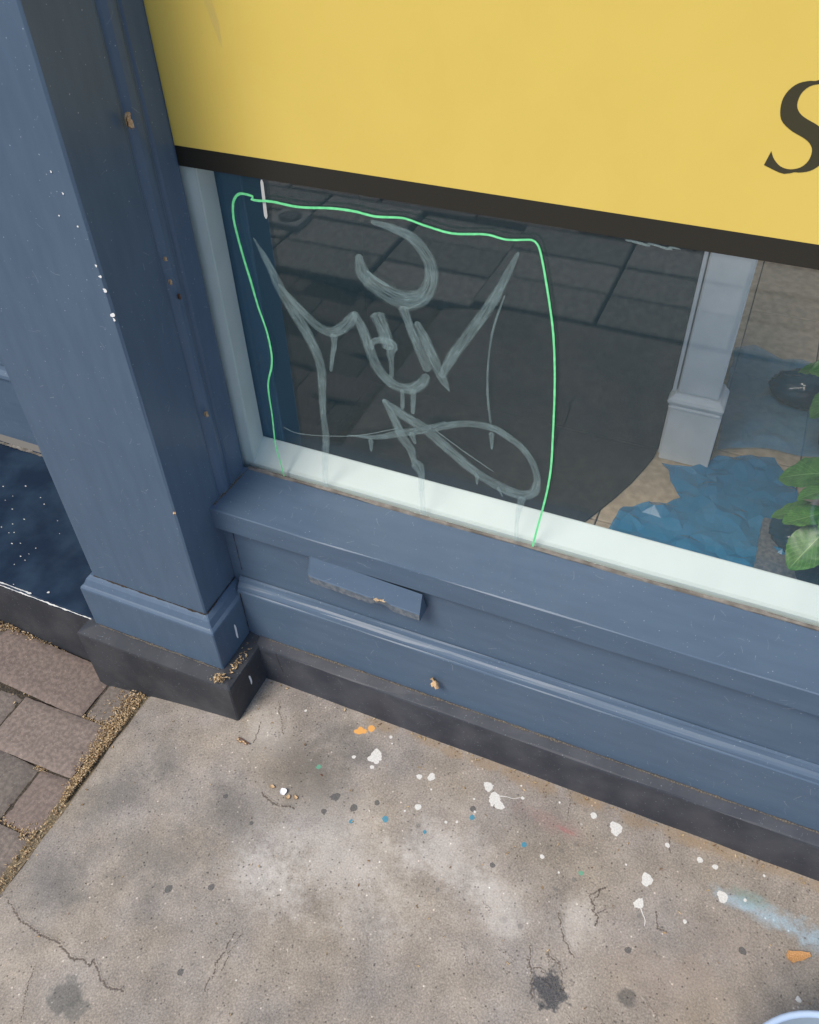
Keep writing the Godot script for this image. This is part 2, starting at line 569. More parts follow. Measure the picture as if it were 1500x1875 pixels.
func slab_material() -> StandardMaterial3D:
	var w := int((SX1 - SX0) * TEX)
	var h := int((SZ1 - SZ0) * TEX)
	var broad := noise(0.004, 4, 101).get_image(w, h).get_data()
	var mid := noise(0.02, 4, 102).get_image(w, h).get_data()
	var fine := noise(0.30, 2, 103).get_image(w, h).get_data()
	var pits := noise(0.09, 3, 104).get_image(w, h).get_data()
	var warm := noise(0.006, 3, 105).get_image(w, h).get_data()
	var px := PackedByteArray()
	px.resize(w * h * 3)
	var hp := PackedByteArray()
	hp.resize(w * h)
	var r := RandomNumberGenerator.new()
	r.seed = 12
	for i in w * h:
		var f := fine[i] / 255.0
		var v := 0.92 + 0.16 * (broad[i] / 255.0) + 0.17 * (mid[i] / 255.0 - 0.5) + 0.30 * (f - 0.5) + (0.16 * (r.randf() - 0.5))
		if pits[i] < 40:
			v *= 0.9
		var k := warm[i] / 255.0
		px[i * 3] = clampi(int(v * (139.0 + 6.0 * k)), 0, 255)
		px[i * 3 + 1] = clampi(int(v * (132.0 + 2.0 * k)), 0, 255)
		px[i * 3 + 2] = clampi(int(v * (127.0 - 6.0 * k)), 0, 255)
		hp[i] = clampi(int(70.0 + 80.0 * f + 70.0 * (mid[i] / 255.0) - (50.0 if pits[i] < 45 else 0.0)), 0, 255)
	var n := noise(0.02, 4, 110)
	var dark := lin(0.085, 0.082, 0.078)
	var pale := lin(0.60, 0.56, 0.52)
	# grey wear, pale worn patches and stains, where the stone shows them
	for s in [[-850, -475, 60, 1.5, -0.9], [-690, -400, 70, 1.6, -0.3], [-834, -290, 60, 1.5, 0.2], [-800, -560, 40, 1.4, 0.5], [-620, -520, 60, 1.3, 0.3], [-520, -640, 60, 1.5, 0.3], [-480, -730, 40, 2.2, 0.2]]:
		stain(px, w, h, s, dark, 0.40, n, 0.9)
	for s in [[-400, -520, 105, 1.6, 0.15], [-510, -440, 55, 1.5, 0.1], [-640, -690, 50, 1.4, 0.6], [10, -580, 40, 1.2, 1.2], [-230, -600, 60, 1.5, 0.2], [-120, -560, 50, 1.2, 0.8]]:
		stain(px, w, h, s, pale, 0.55, n, 0.95)
	stain(px, w, h, [-546, -640, 70, 1.5, 0.3], lin(0.16, 0.135, 0.105), 0.45, n, 0.9)
	for s in [[129, -540, 60, 1.4, 0.4], [190, -560, 50, 1.3, 0.0], [240, -640, 40, 1.5, 0.0]]:
		stain(px, w, h, s, lin(0.31, 0.24, 0.19), 0.3, n, 0.9)
	for k in 16:  # sandy dirt along the foot of the skirting
		stain(px, w, h, [-420 + k * 60 + r.randi_range(-20, 20), -792 + r.randi_range(-3, 6), r.randi_range(8, 17), 2.6, 0.0], lin(0.29, 0.20, 0.12), 0.55, n, 0.7)
	stain(px, w, h, [-3, -463, 29], lin(0.05, 0.051, 0.057), 0.92, noise(0.05, 3, 111), 0.35)
	stain(px, w, h, [108, -499, 13], lin(0.085, 0.08, 0.075), 0.7, n, 0.4)
	stain(px, w, h, [-700, -165, 26], lin(0.10, 0.098, 0.09), 0.7, n, 0.4)
	stain(px, w, h, [-668, -152, 18], lin(0.10, 0.098, 0.09), 0.6, n, 0.4)
	stain(px, w, h, [-85, -724, 20, 3.2, 0.09], lin(0.28, 0.15, 0.14), 0.35, n, 0.9)
	stain(px, w, h, [-52, -720, 5, 3.6, 0.09], lin(0.36, 0.11, 0.11), 0.45, n, 0.6)
	for s in [[240, -712, 14, 2.5, 0.1], [300, -708, 20, 2.2, 0.05], [370, -700, 26, 1.6, 0.05], [330, -700, 16, 2.0, 0.1]]:
		stain(px, w, h, s, lin(0.34, 0.46, 0.55), 0.75, n, 0.9)
	stain(px, w, h, [255, -726, 14, 2.5, 0.1], lin(0.2, 0.3, 0.27), 0.5, n, 0.8)
	for k in 60:
		stain(px, w, h, [r.randi_range(-900, 450), r.randi_range(-780, 0), r.randf_range(1.5, 5.5)], lin(0.12, 0.115, 0.11), r.randf_range(0.2, 0.55), n, 0.3)
	for k in 160:
		stain(px, w, h, [r.randi_range(-900, 450), r.randi_range(-780, 0), r.randf_range(0.8, 1.6)], lin(0.62, 0.58, 0.52), r.randf_range(0.4, 0.9), n, 0.3)
	crack(px, hp, w, h, [-907, -245, -850, -227, -816, -222, -758, -215, -716, -210, -689, -210, -689, -220, -655, -201, -616, -199], 1.3, 60.0)
	crack(px, hp, w, h, [-500, -346, -501, -319, -504, -291, -501, -271, -498, -251], 0.9, 40.0)
	crack(px, hp, w, h, [-490, -346, -492, -310, -488, -285], 0.6, 30.0)
	crack(px, hp, w, h, [-776, -176, -763, -143, -739, -103], 0.8, 30.0)
	crack(px, hp, w, h, [36, -649, 16, -626, 26, -606, 38, -597, 37, -582], 1.1, 90.0)
	crack(px, hp, w, h, [30, -645, 20, -620, 34, -604, 48, -612], 0.7, 90.0)
	crack(px, hp, w, h, [122, -643, 129, -617, 145, -617], 0.9, 20.0)
	crack(px, hp, w, h, [-25, -580, -6, -541, 16, -520], 0.9, 60.0)
	crack(px, hp, w, h, [-50, -492, -34, -468, -28, -437], 0.9, 80.0)
	crack(px, hp, w, h, [-586, -575, -557, -564, -514, -571], 1.3, 30.0)
	crack(px, hp, w, h, [-52, -513, -46, -480, -25, -485, -14, -477, 3, -463, 18, -473], 0.8, 90.0)
	crack(px, hp, w, h, [-25, -511, 0, -504, 9, -487], 0.8, 90.0)
	crack(px, hp, w, h, [-655, -757, -628, -720, -608, -696], 0.7, 20.0)
	crack(px, hp, w, h, [-63, -793, -56, -751], 0.7, 20.0)
	crack(px, hp, w, h, [-653, -658, -668, -704], 0.7, 10.0)
	crack(px, hp, w, h, [120, -780, 124, -750], 0.7, 10.0)
	for k in 26:  # crazing of the worn skin, mostly round the burnt spot
		var a := Vector2(r.randf_range(-160, 180), r.randf_range(-560, -300))
		var d := Vector2.from_angle(r.randf_range(0.2, 1.5)) * r.randf_range(8, 20)
		crack(px, hp, w, h, [a.x, a.y, a.x + d.x, a.y + d.y, a.x + d.x * 1.4 + 4.0, a.y + d.y * 2.0], 0.45, 60.0)
	crack(px, hp, w, h, [-376, 90, -382, 40, -372, -20, -378, -90, -374, -150], 1.6, 60.0)
	for k in 20000:  # mineral grains and pits of the stone
		var x := r.randi_range(1, w - 3)
		var y := r.randi_range(1, h - 3)
		var lighter := k % 5 < 1
		var f := r.randf_range(1.12, 1.45) if lighter else r.randf_range(0.62, 0.88)
		for d in [0, 1, w, w + 1] if k % 3 == 0 else [0]:
			var i: int = y * w + x + d
			for c in 3:
				px[i * 3 + c] = clampi(int(px[i * 3 + c] * f), 0, 235)
			if not lighter:
				hp[i] = maxi(0, hp[i] - 45)
	var m := plain(Color.WHITE, 0.85, 0.4)
	m.albedo_texture = ImageTexture.create_from_image(Image.create_from_data(w, h, false, Image.FORMAT_RGB8, px))
	m.heightmap_enabled = true
	m.heightmap_texture = ImageTexture.create_from_image(Image.create_from_data(w, h, false, Image.FORMAT_L8, hp))
	m.heightmap_scale = 0.15
	m.texture_repeat = false
	return m


# ---------------------------------------------------------------- the scene
func _ready() -> void:
	rng.seed = 2024
	var cam := Camera3D.new()
	cam.name = "camera"
	cam.position = Vector3(0, 1.45, 0)
	cam.rotation = Vector3(-0.77008, 0.43335, -0.0358)
	cam.fov = 62.33
	cam.near = 0.02
	cam.far = 400.0
	cam.current = true
	add_child(cam)

	var env := Environment.new()
	env.background_mode = Environment.BG_SKY
	var sky_mat := ProceduralSkyMaterial.new()
	sky_mat.sky_top_color = Color(0.56, 0.72, 0.92)
	sky_mat.sky_horizon_color = Color(0.88, 0.91, 0.95)
	sky_mat.sky_curve = 0.25
	sky_mat.ground_horizon_color = Color(0.6, 0.6, 0.6)
	sky_mat.ground_bottom_color = Color(0.35, 0.34, 0.33)
	sky_mat.sky_energy_multiplier = 0.74
	var sky := Sky.new()
	sky.sky_material = sky_mat
	env.sky = sky
	env.tonemap_mode = Environment.TONE_MAPPER_LINEAR
	env.tonemap_exposure = 2.3
	env.sdfgi_enabled = true
	env.ssao_enabled = true
	env.ssil_enabled = true
	var we := WorldEnvironment.new()
	we.name = "daylight"
	we.environment = env
	add_child(we)

	var sun := DirectionalLight3D.new()
	sun.name = "sun"
	sun.light_energy = 0.5
	sun.light_color = Color(1.0, 0.965, 0.92)
	sun.light_angular_distance = 26.0
	sun.shadow_enabled = true
	var el := deg_to_rad(52.0)
	var az := deg_to_rad(24.0)
	var to_sun := Vector3(-sin(az) * cos(el), sin(el), cos(az) * cos(el))
	add_child(sun)
	sun.look_at_from_position(to_sun * 20.0, Vector3.ZERO)

	slab_noise = noise(0.006, 3, 55)
	materials()
	ground()
	pilaster()
	riser_and_sill()
	shop_window()
	banner()
	door_and_step()
	shop_inside()
	graffiti()
	small_things()


func ground() -> void:
	var far := setting("ground", "grey road and ground beyond the pavement")
	part("road", box_mesh(Vector3(-60, -0.5, 2.6), Vector3(60, -0.16, 60)), M.road, far)
	part("kerb", box_mesh(Vector3(-60, -0.5, 2.35), Vector3(60, -0.03, 2.597), 0.012), M.pale_stone, far)
	part("bedding", box_mesh(Vector3(-60, -0.6, -0.6), Vector3(60, -0.20, 2.345)), M.earth, far)

	# the worn stone slab in front of the window
	var slab := setting("stone_slab", "big worn grey stone slab spotted with paint in front of the window")
	var st := SurfaceTool.new()
	st.begin(Mesh.PRIMITIVE_TRIANGLES)
	var nx := 255
	var nz := 130
	for j in nz + 1:
		for i in nx + 1:
			var f := float(i) / nx
			var z := lerpf(SZ0, SZ1, float(j) / nz)
			var edge := -0.936 + 0.003 * sin(z * 13.0) + 0.0015 * sin(z * 61.0 + 1.0)
			var x := lerpf(edge, SX1, f)
			var y := slab_y(x, z)
			var rim := minf(x - edge, SZ1 - z)
			y -= 0.007 * pow(1.0 - clampf(rim / 0.016, 0, 1), 2.0)
			st.set_uv(Vector2((x - SX0) / (SX1 - SX0), (z - SZ0) / (SZ1 - SZ0)))
			st.add_vertex(Vector3(x, y, z))
	for j in nz:
		for i in nx:
			var a := j * (nx + 1) + i
			for k in [a, a + 1, a + nx + 2, a, a + nx + 2, a + nx + 1]:
				st.add_index(k)
	st.generate_normals()
	part("slab_face", st.commit(), slab_material(), slab)
	var sides := begin()
	for j in nz:
		var z0 := lerpf(SZ0, SZ1, float(j) / nz)
		var z1 := lerpf(SZ0, SZ1, float(j + 1) / nz)
		var e0 := -0.936 + 0.003 * sin(z0 * 13.0) + 0.0015 * sin(z0 * 61.0 + 1.0)
		var e1 := -0.936 + 0.003 * sin(z1 * 13.0) + 0.0015 * sin(z1 * 61.0 + 1.0)
		quad(sides, Vector3(e0, -0.2, z0), Vector3(e1, -0.2, z1), Vector3(e1, slab_y(e1, z1) - 0.010, z1), Vector3(e0, slab_y(e0, z0) - 0.010, z0))
	quad(sides, Vector3(-0.936, -0.2, SZ1), Vector3(SX1, -0.2, SZ1), Vector3(SX1, -0.012, SZ1), Vector3(-0.936, -0.055, SZ1))
	part("slab_edge", done(sides), M.flags[1], slab)
	splats(slab, [-423, -723, 12.5, -430, -714, 6, -417, -712, 5, -461, -705, 3.6, -330, -715, 5.1, -309, -723, 7.1, -205, -746, 8.6, -187, -728, 11, -175, -719, 8.5, -309, -659, 5.9, -13, -765, 5.8, 29, -756, 11.5, 118, -762, 4.2, 98, -688, 10.1, 94, -644, 8.1, 174, -757, 5.1, 200, -755, 4.6, 219, -709, 9.0], M.white_paint)
	splats(slab, [-76, -658, 3.8, -140, -748, 3.0, 169, -645, 3.1, 254, -718, 2.7, 278, -772, 2.3, 349, -597, 4.1, -420, -699, 4, -211, -690, 2.5, -252, -652, 2.4, -234, -660, 2.4, -328, -643, 2.0, -42, -643, 1.9, -594, -759, 2.7, -413, -770, 3.2, -405, -758, 1.6, -76, -765, 2.0, -221, -713, 2.0, -150, -770, 1.8, 60, -700, 1.7, -300, -700, 1.8], M.white_paint)
	splats(slab, [-474, -760, 8, -480, -756, 5, -466, -762, 5, -456, -773, 7], M.orange_paint)
	splats(slab, [-354, -615, 5.9, -212, -678, 4.9, -111, -666, 4.7, -409, -588, 3.9, -280, -621, 3.4], M.blue_paint)
	splats(slab, [-7, -657, 4.2, -512, -660, 4.6], M.green_paint)
	splats(slab, [-456, -619, 8.0, -416, -613, 6.9, -643, -360, 6.5, -216, -694, 5.9, -150, -611, 4.7, -644, -542, 4.5, -463, -586, 5.0, -577, -391, 5.6, -573, -516, 3.9, 261, -636, 6.0, -549, -259, 5.2, -381, -638, 5.0, 94, -566, 5.2], M.gum)
	# the two long runs that dripped off splashes
	var drip := part("paint_splat", ribbon([0, 0, 2.4, 6, -10, 1.6, 12, -18, 1.4, 13, -28, 1.8], 0.0, 0.0006), M.white_paint, slab, Vector3(0.097, slab_y(0.1, -0.64) + 0.0006, -0.640))
	drip.rotation.x = -PI / 2
	drip = part("paint_splat", ribbon([0, 0, 2.0, 12, 4, 1.2, 24, 5, 1.0, 36, 12, 1.3], 0.0, 0.0006), M.white_paint, slab, Vector3(-0.180, slab_y(-0.17, -0.74) + 0.0006, -0.735))
	drip.rotation.x = -PI / 2

	# red brick pavers left of the slab, half bond, the pieces next to the slab cut short
	var paving := setting("brick_paving", "purple brown brick paving beside the stone slab")
	var shapes := []
	for k in 5:
		shapes.append(brick_shape(0.2880, 0.1212, 300 + k))
	var bed := begin()
	for k in 40:
		var a := -3.0 + k * 0.0515
		var c := a + 0.0515
		quad(bed, Vector3(a, dip(a) - 0.0075, 0.475), Vector3(c, dip(c) - 0.0075, 0.475), Vector3(c, dip(c) - 0.0075, -0.86), Vector3(a, dip(a) - 0.0075, -0.86))
	part("joint_sand", done(bed), M.earth, paving)
	bed = begin()
	for k in 50:
		var a := -0.72 + k * 0.0235
		quad(bed, Vector3(-0.962, dip(-0.962) - 0.0045, a + 0.0235), Vector3(-0.931, dip(-0.931) - 0.0045, a + 0.0235), Vector3(-0.931, dip(-0.931) - 0.0045, a), Vector3(-0.962, dip(-0.962) - 0.0045, a))
	part("joint_sand", done(bed), M.sand, paving)
	var row := 0
	var z := -0.8415
	while z < 0.46:
		var shift := -1.193 if row % 2 == 0 else -1.048
		for k in range(-5, 2):
			var x0 := shift + k * 0.29
			var x1 := x0 + 0.29
			if x0 > -0.97:
				continue
			var cut := minf(x1, -0.944 - (0.022 if row == 1 or row == 2 else 0.008 * ((row * 7) % 3)))
			if x0 < -1.07 and z < -0.73:
				continue
			var c := Vector3((x0 + cut) / 2, 0, z + 0.06)
			var slope := atan((dip(cut) - dip(x0)) / (cut - x0))
			var len := cut - x0 - 0.004
			var shape: Mesh = shapes[(row * 3 + k + 10) % 5] if len > 0.27 else brick_shape(len, 0.1212, 400 + row)
			c.y = (dip(x0) + dip(cut)) / 2 - 0.002 + rng.randf_range(-0.002, 0.002)
			var b := part("brick", shape, M.bricks[(row + k * 2 + 12) % 4], paving, c)
			b.rotation = Vector3(rng.randf_range(-0.012, 0.012), rng.randf_range(-0.01, 0.01), slope + rng.randf_range(-0.01, 0.01))
		row += 1
		z += 0.1225
	# the flagstones that the glass mirrors, further out on the pavement
	var flags := setting("flag_paving", "rows of grey flagstones across the pavement")
	row = 0
	z = 0.478
	while z < 2.3:
		var shift := -0.425 + (0.0 if row < 3 else 0.205 * (row % 2))
		for k in range(-5, 6):
			var x0 := shift + k * 0.4125
			var lean := rng.randf_range(-0.004, 0.004)
			var y := dip(x0 + 0.2) * 0.4 + lean
			part("flagstone", flag_shape(), M.flags[(row * 2 + k + 10) % 3], flags, Vector3(x0 + 0.206, y, z + 0.098))
		row += 1
		z += 0.2
	tag_stopcock(Vector3(-1.70, 0.004, 0.80), "pale square stopcock cover in the pavement, nearer the corner of the shop")
	tag_stopcock(Vector3(-1.89, 0.004, 0.79), "pale square stopcock cover in the pavement, the one further from the window")


func tag_stopcock(at: Vector3, label: String) -> void:
	var t := thing("stopcock_cover", label, "stopcock cover", at, "stopcock covers in the pavement")
	part("frame", box_mesh(Vector3(-0.065, -0.03, -0.065), Vector3(0.065, 0.004, 0.065), 0.003), M.pale_stone, t)
	part("lid", lathe([Vector2(0.046, 0.0), Vector2(0.046, 0.007), Vector2(0.042, 0.009), Vector2(0.0, 0.009)], 24, false), M.iron, t)
	for k in 3:
		part("rib", box_mesh(Vector3(-0.03, 0.009, -0.022 + k * 0.018), Vector3(0.03, 0.012, -0.014 + k * 0.018), 0.001), M.pale_stone, t)


var flag_mesh: ArrayMesh


func flag_shape() -> ArrayMesh:
	if flag_mesh == null:
		flag_mesh = box_mesh(Vector3(-0.200, -0.09, -0.0945), Vector3(0.200, 0.0, 0.0945), 0.005)
	return flag_mesh


# a paver with rounded, chipped edges and a slightly uneven face
func brick_shape(l: float, w: float, seed_: int) -> ArrayMesh:
	var n := noise(22.0, 3, seed_)
	var st := SurfaceTool.new()
	st.begin(Mesh.PRIMITIVE_TRIANGLES)
	var nx := maxi(6, int(l / 0.012))
	var nz := 10
	for j in nz + 1:
		for i in nx + 1:
			var x := (float(i) / nx - 0.5) * l
			var z := (float(j) / nz - 0.5) * w
			var rim := minf(l / 2 - absf(x), w / 2 - absf(z))
			var chip := 0.5 + 0.9 * absf(n.get_noise_2d(x + 3.0, z))
			var y := 0.0016 * n.get_noise_2d(x, z) - 0.006 * chip * pow(1.0 - clampf(rim / 0.007, 0, 1), 2.0)
			st.add_vertex(Vector3(x, y, z))
	for j in nz:
		for i in nx:
			var a := j * (nx + 1) + i
			for k in [a, a + 1, a + nx + 2, a, a + nx + 2, a + nx + 1]:
				st.add_index(k)
	var rim_ids := []
	for i in nx + 1:
		rim_ids.append(nz * (nx + 1) + i)
	for j in range(nz - 1, -1, -1):
		rim_ids.append(j * (nx + 1) + nx)
	for i in range(nx - 1, -1, -1):
		rim_ids.append(i)
	for j in range(1, nz):
		rim_ids.append(j * (nx + 1))
	st.generate_normals()
	var m := st.commit()
	var verts: PackedVector3Array = m.surface_get_arrays(0)[Mesh.ARRAY_VERTEX]
	var sk := begin()
	for k in rim_ids.size():
		var a: Vector3 = verts[rim_ids[k]]
		var b: Vector3 = verts[rim_ids[(k + 1) % rim_ids.size()]]
		quad(sk, Vector3(a.x, -0.06, a.z), Vector3(b.x, -0.06, b.z), b, a)
	var whole := SurfaceTool.new()
	whole.append_from(m, 0, Transform3D.IDENTITY)
	whole.append_from(done(sk), 0, Transform3D.IDENTITY)
	return whole.commit()


func splats(slab: Node3D, mm: Array, m: Material) -> void:
	for k in mm.size() / 3:
		var x: float = mm[k * 3] * 0.001
		var z: float = mm[k * 3 + 1] * 0.001
		var r: float = mm[k * 3 + 2] * 0.001
		part("paint_splat", blob(r, 0.5 if r > 0.007 else 0.22, 0.0003, 30 if r > 0.007 else 18), m, slab, Vector3(x, slab_y(x, z) + 0.0003, z))


# ---------------------------------------------------------------- shopfront
func pilaster() -> void:
	var t := thing("pilaster", "tall navy painted pilaster with moulded base and black plinth left of the window", "pilaster", Vector3.ZERO)
	# shaft: flat front, and on the window side a flat, a groove, a rounded bead and a step
	var xr := -0.7605
	var path := PackedVector2Array([Vector2(-1.0185 + 0.003, -0.74), Vector2(xr - 0.003, -0.74), Vector2(xr, -0.743), Vector2(xr, -0.8485), Vector2(xr - 0.0025, -0.8515), Vector2(xr - 0.0025, -0.8545), Vector2(xr + 0.001, -0.8575), Vector2(xr + 0.0055, -0.864), Vector2(xr + 0.0065, -0.871), Vector2(xr + 0.0055, -0.878), Vector2(xr + 0.001, -0.884), Vector2(xr + 0.001, -0.8875), Vector2(xr + 0.0045, -0.8905), Vector2(xr + 0.0040, -0.9265), Vector2(xr + 0.0005, -0.9300), Vector2(xr - 0.0005, -0.9335), Vector2(xr - 0.0005, -0.9355), Vector2(xr - 0.03, -0.9356), Vector2(xr - 0.03, -0.99), Vector2(-1.0185, -0.99), Vector2(-1.0185, -0.743)])
	var rings := []
	for k in 30:
		var y := lerpf(0.2465, 3.2, k / 29.0)
		var ring := PackedVector3Array()
		for i in path.size():
			var p := path[i]
			ring.append(Vector3(p.x + 0.0005 * sin(y * 9.0 + i), y, p.y + 0.0005 * sin(y * 7.0 + i * 2.0)))
		rings.append(ring)
	var st := begin()
	loft(st, rings, false, true)
	part("shaft", done(st), M.navy_upright, t)
	# base block with a sloped, rounded top moulding
	var lv := [[-0.02, 0.0], [0.216, 0.0], [0.2195, -0.001], [0.2225, -0.004], [0.2245, -0.0065], [0.229, -0.0085], [0.237, -0.012], [0.242, -0.0165], [0.2448, -0.0195]]
	rings = []
	for l in lv:
		rings.append(rect_ring(-1.0435 - l[1], -0.7385 + l[1], -0.99, -0.720 + l[1], l[0] + 0.02 if l[0] < 0 else l[0], 0.002))
	st = begin()
	loft(st, rings)
	part("base_block", done(st), M.navy_upright, t)
	lv = [[-0.2, 0.0], [0.1005, 0.0], [0.104, -0.0015], [0.1115, -0.0265], [0.1125, -0.031]]
	rings = []
	for l in lv:
		rings.append(rect_ring(-1.0685 - l[1], -0.7065 + l[1], -0.99, -0.688 + l[1], l[0], 0.0025))
	st = begin()
	loft(st, rings)
	part("plinth", done(st), M.black, t)
	grime(t, "open_joint", Vector3(-1.015, 0.2464, -0.7388), Vector3(-0.760, 0.2464, -0.7388), 2.6, Vector3(0, 0.75, 0.66).normalized(), M.soil)
	grime(t, "open_joint", Vector3(-0.7595, 0.2464, -0.741), Vector3(-0.7595, 0.2464, -0.838), 2.6, Vector3(0.66, 0.75, 0).normalized(), M.soil)
	grime(t, "dirt_line", Vector3(-1.03, 0.1128, -0.7175), Vector3(-0.745, 0.1128, -0.7175), 3.0, Vector3(0, 0.96, 0.28).normalized(), M.grime)
	grime(t, "open_joint", Vector3(-0.7375, 0.10, -0.8165), Vector3(-0.7375, 0.235, -0.8165), 2.0, Vector3(1, 0, 0), M.soil)
	# white ticks chalked on the window side of block and plinth
	var mark := part("chalk_mark", ribbon([0, 22, 3.4, 1, 8, 5.0, 0, -8, 5.2, 1, -21, 3.2], 0.0, 0.0), M.chalk, t, Vector3(-0.7379, 0.158, -0.7806))
	mark.rotation.y = PI / 2
	mark = part("chalk_mark", ribbon([-2, 16, 3.6, 0, 8, 4.8, 1, -6, 4.8, 0, -15, 3.4], 0.0, 0.0), M.chalk, t, Vector3(-0.7059, 0.056, -0.7503))
	mark.rotation.y = PI / 2
	# chipped paint along the arris
	for c in [[-0.7625, 0.905, 7], [-0.7632, 0.925, 5], [-0.765, 0.94, 4], [-0.7618, 0.87, 8], [-0.7622, 0.862, 5], [-0.775, 0.99, 3], [-0.782, 1.03, 3], [-0.80, 1.0, 2.5], [-0.79, 1.055, 3]]:
		var b := part("paint_chip", blob(c[2] * 0.0004, 0.7, 0.0003, 12, 0.8), M.chalk, t, Vector3(c[0], c[1], -0.7392))
		b.rotation = Vector3(PI / 2, 0, 0)


# a ragged line of dirt or an open joint, laid on a face: mm along it, turned so that it lies in that face
func grime(host: Node3D, called: String, from: Vector3, to: Vector3, width: float, normal: Vector3, m: Material) -> void:
	var l := from.distance_to(to) * 1000.0
	var mm := []
	var k := 0.0
	while k < l:
		mm.append_array([k, rng.randf_range(-0.4, 0.4), width * rng.randf_range(0.2, 1.3)])
		k += 14.0
	mm.append_array([l, 0.0, width])
	var o := part(called, ribbon(mm, 0.0, 0.0, 0.5), m, host, from + normal * 0.0004)
	var x := (to - from).normalized()
	o.basis = Basis(x, normal.cross(x).normalized(), normal)


func riser_and_sill() -> void:
	var t := thing("stall_riser", "navy painted boarded stall riser with black skirting under the shop window", "stall riser", Vector3.ZERO)
	part("panel", run_x([Vector2(-0.86, 0.2), Vector2(-0.840, 0.2), Vector2(-0.840, 0.42), Vector2(-0.93, 0.42), Vector2(-0.93, 0.2)], -0.76, 4.4, 30, 0.0004, 1.0), M.navy, t)
	# base board with its ogee top
	var p := [Vector2(-0.838, 0.05), Vector2(-0.820, 0.05), Vector2(-0.820, 0.2325), Vector2(-0.8205, 0.2345), Vector2(-0.8225, 0.2355), Vector2(-0.8228, 0.2385), Vector2(-0.8245, 0.2425), Vector2(-0.828, 0.2458), Vector2(-0.8315, 0.2485), Vector2(-0.8330, 0.2530), Vector2(-0.8345, 0.2575), Vector2(-0.8385, 0.2590)]
	part("base_board", run_x(p, -0.745, 4.4, 60, 0.00035, 2.0), M.navy, t)
	p = [Vector2(-0.83, -0.25), Vector2(-0.797, -0.25), Vector2(-0.797, 0.098), Vector2(-0.7978, 0.1015), Vector2(-0.8000, 0.1035), Vector2(-0.8195, 0.1110), Vector2(-0.83, 0.1110)]
	part("skirting", run_x(p, -0.715, 4.4, 70, 0.0005, 3.0), M.skirt, t)
	grime(t, "dirt_line", Vector3(-0.70, 0.1118, -0.8165), Vector3(0.6, 0.1118, -0.8165), 3.2, Vector3(0, 0.93, 0.36).normalized(), M.grime)
	grime(t, "crack", Vector3(-0.668, 0.105, -0.7965), Vector3(-0.660, 0.045, -0.7965), 1.0, Vector3(0, 0, 1), M.soil)
	grime(t, "open_joint", Vector3(-0.7385, 0.275, -0.8395), Vector3(-0.7385, 0.39, -0.8395), 1.6, Vector3(0, 0, 1), M.soil)
	grime(t, "dirt_line", Vector3(-0.735, 0.257, -0.8372), Vector3(-0.60, 0.2572, -0.8372), 3.0, Vector3(0, 0.8, 0.6).normalized(), M.soil)
	var s := thing("window_sill", "blue painted wooden window sill projecting below the glass", "window sill", Vector3.ZERO)
	p = [Vector2(-0.845, 0.3965), Vector2(-0.8225, 0.3965), Vector2(-0.8202, 0.3985), Vector2(-0.8200, 0.4425), Vector2(-0.8215, 0.4440), Vector2(-0.9335, 0.4490), Vector2(-0.9335, 0.42), Vector2(-0.845, 0.42)]
	part("board", run_x(p, -0.768, 4.4, 60, 0.0004, 4.0), M.navy, s)
	grime(s, "dirt_line", Vector3(-0.7585, 0.4446, -0.829), Vector3(-0.7485, 0.4486, -0.929), 4.0, Vector3(0, 1, 0.04).normalized(), M.grime)
	p = [Vector2(-0.9335, 0.4480), Vector2(-0.9300, 0.4488), Vector2(-0.9305, 0.4515), Vector2(-0.9330, 0.4530), Vector2(-0.9352, 0.4530)]
	part("putty_line", run_x(p, -0.748, 4.4, 220, 0.0006, 5.0), M.putty, s)


func shop_window() -> void:
	var t := thing("shop_window", "large shop window with pale green frame above the blue sill", "window", Vector3.ZERO)
	# pale green frame behind the glass: sloping bottom rail, two-step jamb
	part("bottom_rail", run_x([Vector2(-0.9445, 0.40), Vector2(-0.9445, 0.4535), Vector2(-0.9500, 0.4555), Vector2(-0.9880, 0.4808), Vector2(-0.9900, 0.4810), Vector2(-0.9905, 0.40)], -0.80, 4.3, 1), M.cream, t)
	var st := begin()
	var ring := [Vector2(-0.80, -0.9445), Vector2(-0.7440, -0.9445), Vector2(-0.7465, -0.9480), Vector2(-0.7440, -0.9495), Vector2(-0.7452, -0.9880), Vector2(-0.7470, -0.9895), Vector2(-0.80, -0.9895)]
	var rings := []
	for y in [0.40, 2.4]:
		var r := PackedVector3Array()
		for q in ring:
			r.append(Vector3(q.x, y, q.y))
		rings.append(r)
	loft(st, rings)
	part("jamb", done(st), M.cream, t)
	part("top_rail", box_mesh(Vector3(-0.80, 2.402, -0.9905), Vector3(4.3, 2.46, -0.9445), 0.003), M.cream, t)
	part("end_jamb", box_mesh(Vector3(4.24, 0.485, -0.9900), Vector3(4.302, 2.398, -0.9446), 0.003), M.cream, t)
	part("inner_post", box_mesh(Vector3(-0.80, 0.36, -1.05), Vector3(-0.7045, 2.4, -0.9925), 0.002), M.deep_blue, t)
	part("pane", box_mesh(Vector3(-0.775, 0.446, -0.942), Vector3(4.28, 2.43, GLASS_Z)), M.glass, t)
	# a strip of white tape stuck on the glass under the banner
	var o := part("tape_strip", ribbon([-631, 991, 4.5, -632, 964, 5, -633, 937, 5.5], GLASS_Z, 0.0004), M.tape, self)
	tag(o, "short strip of white tape on the glass under the banner", "tape")


